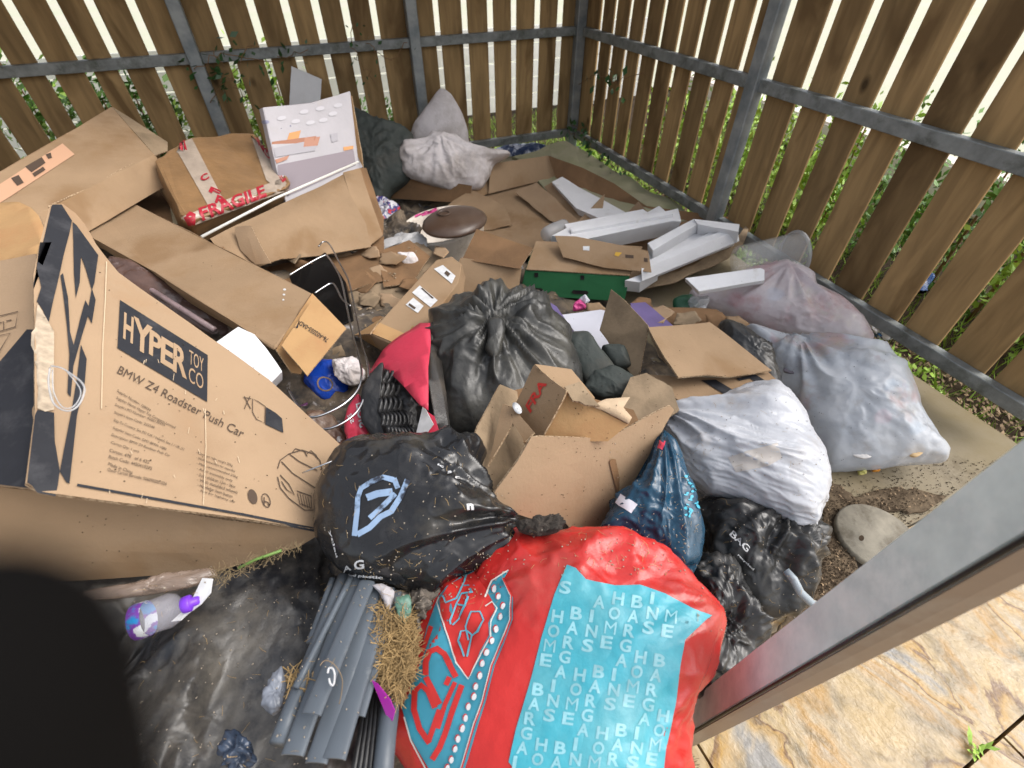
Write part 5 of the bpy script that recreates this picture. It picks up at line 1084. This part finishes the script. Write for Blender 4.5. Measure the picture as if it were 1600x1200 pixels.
# ---- straw, debris, bottle
def strands(name, label, gen, n, m, r0=.0007, L=(.02, .06), seed=0, flat=.3):
    r = random.Random(seed); V = []; F = []
    for _ in range(n):
        p = gen(r)
        if p is None: continue
        a = r.uniform(0, 6.28); l = r.uniform(*L); d = Vector((math.cos(a), math.sin(a), r.gauss(0, flat))).normalized(); bend = Vector((r.gauss(0, .3), r.gauss(0, .3), r.gauss(0, .15))); k = len(V); w = d.cross(Vector((0, 0, 1))).normalized()*r0*r.uniform(.7, 1.5)
        for j in range(4):
            u = j/3-.5; c = p+d*l*u+bend*l*(u*u-.1); V += [c-w, c+w, c+Vector((0, 0, r0))]
        for j in range(3):
            for s in range(3): F.append((k+j*3+s, k+j*3+(s+1) % 3, k+j*3+3+(s+1) % 3, k+j*3+3+s))
    o = mesh(name, V, F, m); return tag(o, label, 'straw', kind='stuff')
def insidegen(poly, z, dz=.03):
    xs = [p[0] for p in poly]; ys = [p[1] for p in poly]
    def g(r):
        for _ in range(50):
            x, y = r.uniform(min(xs), max(xs)), r.uniform(min(ys), max(ys))
            if from_poly((x, y), poly): return W(x, y, z+r.uniform(-dz, dz))
    return g
sp_ = [(592, 935), (610, 960), (640, 955), (650, 990), (655, 1030), (640, 1070), (622, 1100), (600, 1075), (578, 1045), (572, 1010), (585, 970)]
bag1('straw_tuft', 'tangled tuft of golden straw between grey channels and red bag', 'straw', sp_, .53, STRAW, depth=.03, back=.1, crumple=.02, fine=.01, n=90, m=24, seed=91)
bpy.data.objects['straw_tuft']['kind'] = 'stuff'
strands('straw', 'loose golden straw beside the grey plastic channels', insidegen(sp_, .565, .03), 2600, STRAW, .0006, (.015, .045), 3, .5)
bag1('dust_fluff', 'grey dusty fluff between the straw and the printed black bag', 'fluff', [(600, 930), (635, 920), (690, 925), (670, 960), (655, 1000), (640, 1000), (625, 960)], .53, mat('fluff', (.26, .22, .18), .95, var=.6, vscale=20, bump=.6, bscale=60), depth=.03, back=.08, crumple=.03, fine=.02, n=90, m=24, seed=92)
bag1('tissue', 'torn white tissue scrap above the golden straw', 'tissue', [(582, 915), (600, 914), (616, 925), (610, 952), (602, 948), (596, 930)], .585, WHITEC, depth=.012, back=.01, crumple=.012, n=60, m=14, seed=93)
bag1('green_scrap', 'dull green film scrap beside the white tissue', 'plastic scrap', [(620, 935), (640, 932), (643, 955), (632, 975), (620, 960)], .585, mat('dull_green_film', (.10, .20, .15), .4), depth=.01, back=.01, crumple=.01, n=50, m=12, seed=94)
tag(panel('magenta_wrapper', [(583, 1062), (592, 1068), (610, 1092), (618, 1110), (612, 1135), (600, 1105)], (.60, .60, .58), mat('magenta_foil', (.35, .02, .30), .3), idx=(0, 2, 4), bend=.008, th=.002), 'shiny magenta wrapper strip under the straw', 'wrapper')
strands('dry_grass', 'nest of dry grass stalks on the black polythene', insidegen([(450, 1045), (480, 1048), (490, 1070), (470, 1095), (455, 1080)], .60, .015), 90, STRAW, .0008, (.02, .05), 8)
bag1('film_pouch', 'small clear pouch lying on the black polythene', 'pouch', [(440, 1045), (448, 1075), (438, 1110), (425, 1120), (412, 1100), (415, 1075)], .60, mat('clear_pouch', (.22, .24, .28), .25, var=.4, vscale=14), depth=.015, back=.01, crumple=.01, n=50, m=12, seed=95)
bag1('foil_scrap', 'small bluish film knot lying on the black polythene', 'plastic scrap', [(352, 1162), (372, 1150), (392, 1160), (396, 1185), (375, 1200), (355, 1190)], .585, mat('bluish_film', (.05, .07, .11), .2, var=.6, vscale=20), depth=.02, back=.02, crumple=.02, fine=.01, n=60, m=14, seed=96)
# squash bottle lying on the sheeting
zb = .62; b0_, b1_ = W(205, 975, zb), W(312, 937, zb); d_ = (b1_-b0_); Lb = d_.length; s_ = Lb
t = thing('drinks_bottle', 'clear drinks bottle with purple cap lying beside the toy carton', 'bottle', (b0_+b1_)/2)
bd = lathe('body', b0_, d_, [(.001, 0), (.20*s_, 0), (.255*s_, .05*s_), (.27*s_, .12*s_), (.265*s_, .35*s_), (.275*s_, .55*s_), (.23*s_, .66*s_), (.12*s_, .74*s_), (.10*s_, .76*s_), (.001, .76*s_)], mat('bottle_clear', (.62, .60, .66), .1, spec=.6, alpha=.2), t, 40)
lathe('label', b0_, d_, [(.275*s_, .06*s_), (.283*s_, .12*s_), (.276*s_, .25*s_)], mat('bottle_print', (.02, .28, .62), .3, col2=(.20, .05, .38), vscale=16, vlo=.45, vhi=.5, contrast2=((.75, .78, .8), 22, .54, .57)), t, 40)
lathe('cap', b0_, d_, [(.115*s_, .74*s_), (.135*s_, .76*s_), (.135*s_, .86*s_), (.12*s_, .88*s_), (.075*s_, .90*s_), (.07*s_, .98*s_), (.05*s_, 1.0*s_), (.001, 1.0*s_)], mat('purple_cap', (.17, .04, .55), .35), t, 32)
tag(panel('paper_scrap', [(270, 972), (300, 945), (322, 905), (338, 906), (334, 928), (318, 945), (296, 960), (285, 970)], (.60, .62, .61), WHITEP, idx=(0, 2, 5), bend=.008, th=.002), 'white paper scrap tucked under the bottle cap', 'paper')
bag1('film_roll', 'clear film strip pressed along the lower edge of the toy carton', 'film', [(130, 925), (200, 912), (270, 895), (330, 888), (340, 900), (300, 918), (220, 932), (150, 938)], .62, mat('clear_film', (.30, .22, .17), .2, spec=.7, var=.4, vscale=10, alpha=.7), depth=.015, back=.01, crumple=.012, n=90, m=14, seed=97)
tag(tube('grass_stalk', [W(372, 888, .63), W(400, 874, .635), W(440, 860, .64)], .003, mat('green_stalk', (.13, .22, .05), .6), seg=6), 'green stalk stuck beneath the toy carton edge', 'stalk')
strands('dry_grass', 'dry stalks along the seam below the toy carton', insidegen([(325, 895), (400, 868), (470, 850), (475, 856), (400, 885), (340, 915)], .625, .01), 120, STRAWD, .0004, (.015, .04), 9)
tag(tube('metal_skewer', [W(472, 739, .70), W(510, 724, .70), W(568, 702, .69)], .0018, CHROME, seg=6), 'thin metal skewer above the printed black bag', 'skewer')
bag1('hair_clump', 'dark matted hair clump at the corner of the torn open carton', 'clump', [(805, 815), (830, 812), (870, 806), (884, 815), (872, 830), (840, 836), (812, 830)], .645, mat('matted', (.05, .04, .032), .9, var=.4, vscale=30, bump=.8, bscale=50), depth=.02, back=.04, crumple=.03, fine=.02, n=80, m=20, seed=98)

# ---- things on the bare concrete
dc = W(1372, 838, .03)
t = tag(lathe('round_plate', dc-Vector((0, 0, .026)), Vector((0, 0, 1)), [(.001, .0), (.125, 0), (.13, .006), (.13, .022), (.124, .028), (.001, .030)], mat('mottled_stone', (.30, .27, .21), .8, var=.4, vscale=12, bump=.3, bscale=40, dust=(.09, .07, .045), dscale=9, dlo=.5, dhi=.7), None, 56), 'round flat stone disc on the dirty concrete', 'disc')
patch('hole', t, [ell(1346, 841, 4, 4.5)], MUD, .001, 0)
bag1('citrus_peel', 'small orange bottle top beside the cloudy clear bag', 'bottle top', [(1362, 728), (1374, 728), (1375, 736), (1363, 737)], .02, mat('orange_plastic', (.65, .25, .02), .5), depth=.012, back=.01, n=30, m=8, crumple=.002)
bag1('yellow_top', 'small pale yellow bottle top beside the orange one', 'bottle top', [(1340, 732), (1352, 731), (1354, 740), (1342, 742)], .02, mat('yellow_plastic', (.55, .5, .15), .5), depth=.012, back=.01, n=30, m=8, crumple=.002)
bag1('litter_wrapper', 'blue and white litter jammed beneath the steel rail', 'wrapper', [(1345, 505), (1375, 508), (1398, 522), (1392, 530), (1365, 526), (1345, 515)], .02, mat('foil_wrapper', (.55, .56, .58), .3, col2=(.02, .03, .05), vscale=22, vlo=.48, vhi=.52, contrast2=((.04, .2, .5), 15, .58, .62)), depth=.03, back=.02, crumple=.02, fine=.01, n=60, m=14, seed=99)
bag1('litter_wrapper', 'crumpled white wrapper on the soil outside the pad', 'wrapper', [(1455, 572), (1468, 568), (1475, 576), (1465, 583), (1455, 580)], -.06, FOAM, depth=.02, back=.02, crumple=.01, n=40, m=10)
bag1('litter_wrapper', 'blue and white packet on the grass past the slats', 'wrapper', [(1420, 440), (1450, 425), (1462, 432), (1430, 470), (1400, 492), (1398, 486)], -.03, mat('blue_packet_print', (.5, .5, .6), .3, col2=(.02, .1, .35), vscale=10, vlo=.45, vhi=.55), depth=.03, back=.03, crumple=.02, n=50, m=12)
# weed in the paving joint
wc = W(1527, 1175, -.015); r = random.Random(12)
t = thing('weed', 'small green weed sprouting from the paving joint', 'weed', wc)
V = []; F = []
for k in range(16):
    a = r.uniform(0, 6.28); l = r.uniform(.02, .045); d = Vector((math.cos(a), math.sin(a), r.uniform(.3, .9))).normalized(); w = d.cross(Vector((0, 0, 1))).normalized()*.005; p = wc+Vector((r.gauss(0, .012), r.gauss(0, .012), 0)); i = len(V); V += [p, p+d*l*.5+w, p+d*l, p+d*l*.5-w]; F.append((i, i+1, i+2, i+3))
mesh('leaves', V, F, LEAFY, t)
strands('dry_grass', 'dry grass caught at the foot of the door post', insidegen([(1040, 1190), (1068, 1170), (1085, 1200), (1050, 1215)], .0, .02), 120, STRAWD, .0008, (.02, .06), 21)

DIRT = mat('damp_dirt', (.065, .045, .028), .9, spec=.2, vscale=12, col2=(.15, .11, .07), bump=.7, bscale=50)
for k, (q, lb) in enumerate((([(1285, 745), (1330, 770), (1345, 800), (1325, 850), (1340, 890), (1300, 930), (1200, 1000), (1255, 930), (1285, 850)], 'dark damp dirt heaped on the concrete by the stone disc'), ([(1330, 775), (1400, 760), (1480, 775), (1440, 800), (1390, 798), (1340, 800)], 'thin dirt smear on the concrete past the stone disc'))):
    tag(panel('dirt_patch', q, (.012, .012, .012), DIRT, idx=(0, 2, 5), jg=(4, 9, k+3), g=.02, bend=.006, th=.01, smooth=True), lb, 'dirt', kind='stuff')

# ---- dirt over the concrete and bits scattered over the heap
bpy.context.view_layer.update(); dg = bpy.context.evaluated_depsgraph_get()
def cast(x, y):
    d = ray(x, y).normalized(); h = scn.ray_cast(dg, CAM+d*.12, d)
    return (h[1], h[2], h[4]) if h[0] else None
def scatter(name, label, regions, n, m, L, w, seed, lift=.0015, curl=.3, cat='debris', only=None):
    r = random.Random(seed); V = []; F = []
    for _ in range(n):
        x0, y0, x1, y1 = r.choice(regions); q = cast(r.uniform(x0, x1), r.uniform(y0, y1))
        if not q: continue
        p, nn, _o = q
        while _o.parent: _o = _o.parent
        if _o.name.split('.')[0] in ('door_post', 'slatted_fence', 'gloved_finger', 'plastic_tub', 'pan_lid'): continue
        if only and _o.name.split('.')[0] not in only: continue
        if (p-CAM).length > 3.3: continue
        nn = nn if nn.dot(CAM-p) > 0 else -nn; tx, ty = frame(nn, Vector((r.gauss(0, 1), r.gauss(0, 1), r.gauss(0, 1)))); l = r.uniform(*L)*.5; ww = r.uniform(*w)*.5; k = len(V); c = curl*r.uniform(-1, 1)
        a, b, cc = p-tx*l+nn*lift, p+ty*c*l+nn*(lift*2), p+tx*l+nn*lift
        V += [a-ty*ww, a+ty*ww, b+ty*ww, cc+ty*ww, cc-ty*ww, b-ty*ww]; F += [(k, k+1, k+2, k+5), (k+5, k+2, k+3, k+4)]
    if V: tag(mesh(name, V, F, m), label, cat, kind='stuff')
low = [(500, 700, 800, 935), (760, 820, 1110, 900), (560, 860, 780, 960), (950, 690, 1100, 900), (210, 880, 520, 1195), (1040, 630, 1290, 830), (1080, 800, 1290, 1000)]
scatter('dry_stalks', 'fine dry grass clippings scattered over the bags', low, 420, STRAW, (.005, .022), (.0004, .0008), 31, curl=.3)
scatter('dust_specks', 'pale specks of dust and grit on the black film', low+[(200, 900, 560, 1195)], 700, mat('grit', (.33, .28, .22), .9), (.0012, .004), (.001, .003), 32)
scatter('dark_specks', 'dark specks of dirt on the cartons and clear bags', [(860, 360, 1290, 830), (740, 560, 1060, 830), (120, 400, 520, 880), (1100, 430, 1480, 730)], 520, MUD, (.001, .0035), (.0008, .0025), 33)
scatter('soil_crumbs', 'damp soil crumbs and leaf bits over the concrete', [(1280, 720, 1600, 940), (1270, 780, 1420, 960)], 4200, MUD, (.002, .008), (.001, .004), 34, lift=.002, only=('concrete_pad', 'dirt_patch'))
scatter('leaf_bits', 'brown leaf bits on the dirty concrete', [(1280, 760, 1480, 960)], 320, DEADL, (.004, .012), (.002, .005), 35, lift=.003, only=('concrete_pad', 'dirt_patch'))
scatter('card_shreds', 'torn card and tissue shreds in the dark hollow', [(560, 360, 700, 520), (440, 380, 620, 520), (840, 460, 960, 520)], 110, CARDG, (.006, .03), (.003, .012), 36, lift=.003, only=('rubbish_heap', 'flattened_card', 'dark_rags', 'open_carton', 'side_carton'))

# ---- blurred glove over the lens corner
fc = CAM+ray(-25, 1150)*.034; far = CAM+ray(170, 2300)*.05
P = []; rs = []
for k in range(24):
    if k < 16: s = k/16*math.pi/2; P.append(fc+(fc-far).normalized()*.0140*math.cos(s)); rs.append(max(.0004, .0094*math.sin(s)))
    else: v = (k-16)/7; P.append(fc.lerp(far, v)); rs.append(.0094+.004*v)
tag(tube('gloved_finger', P, .01, GLOVE, seg=28, rs=rs), 'out of focus black gloved fingertip intruding beside the drinks bottle', 'finger')
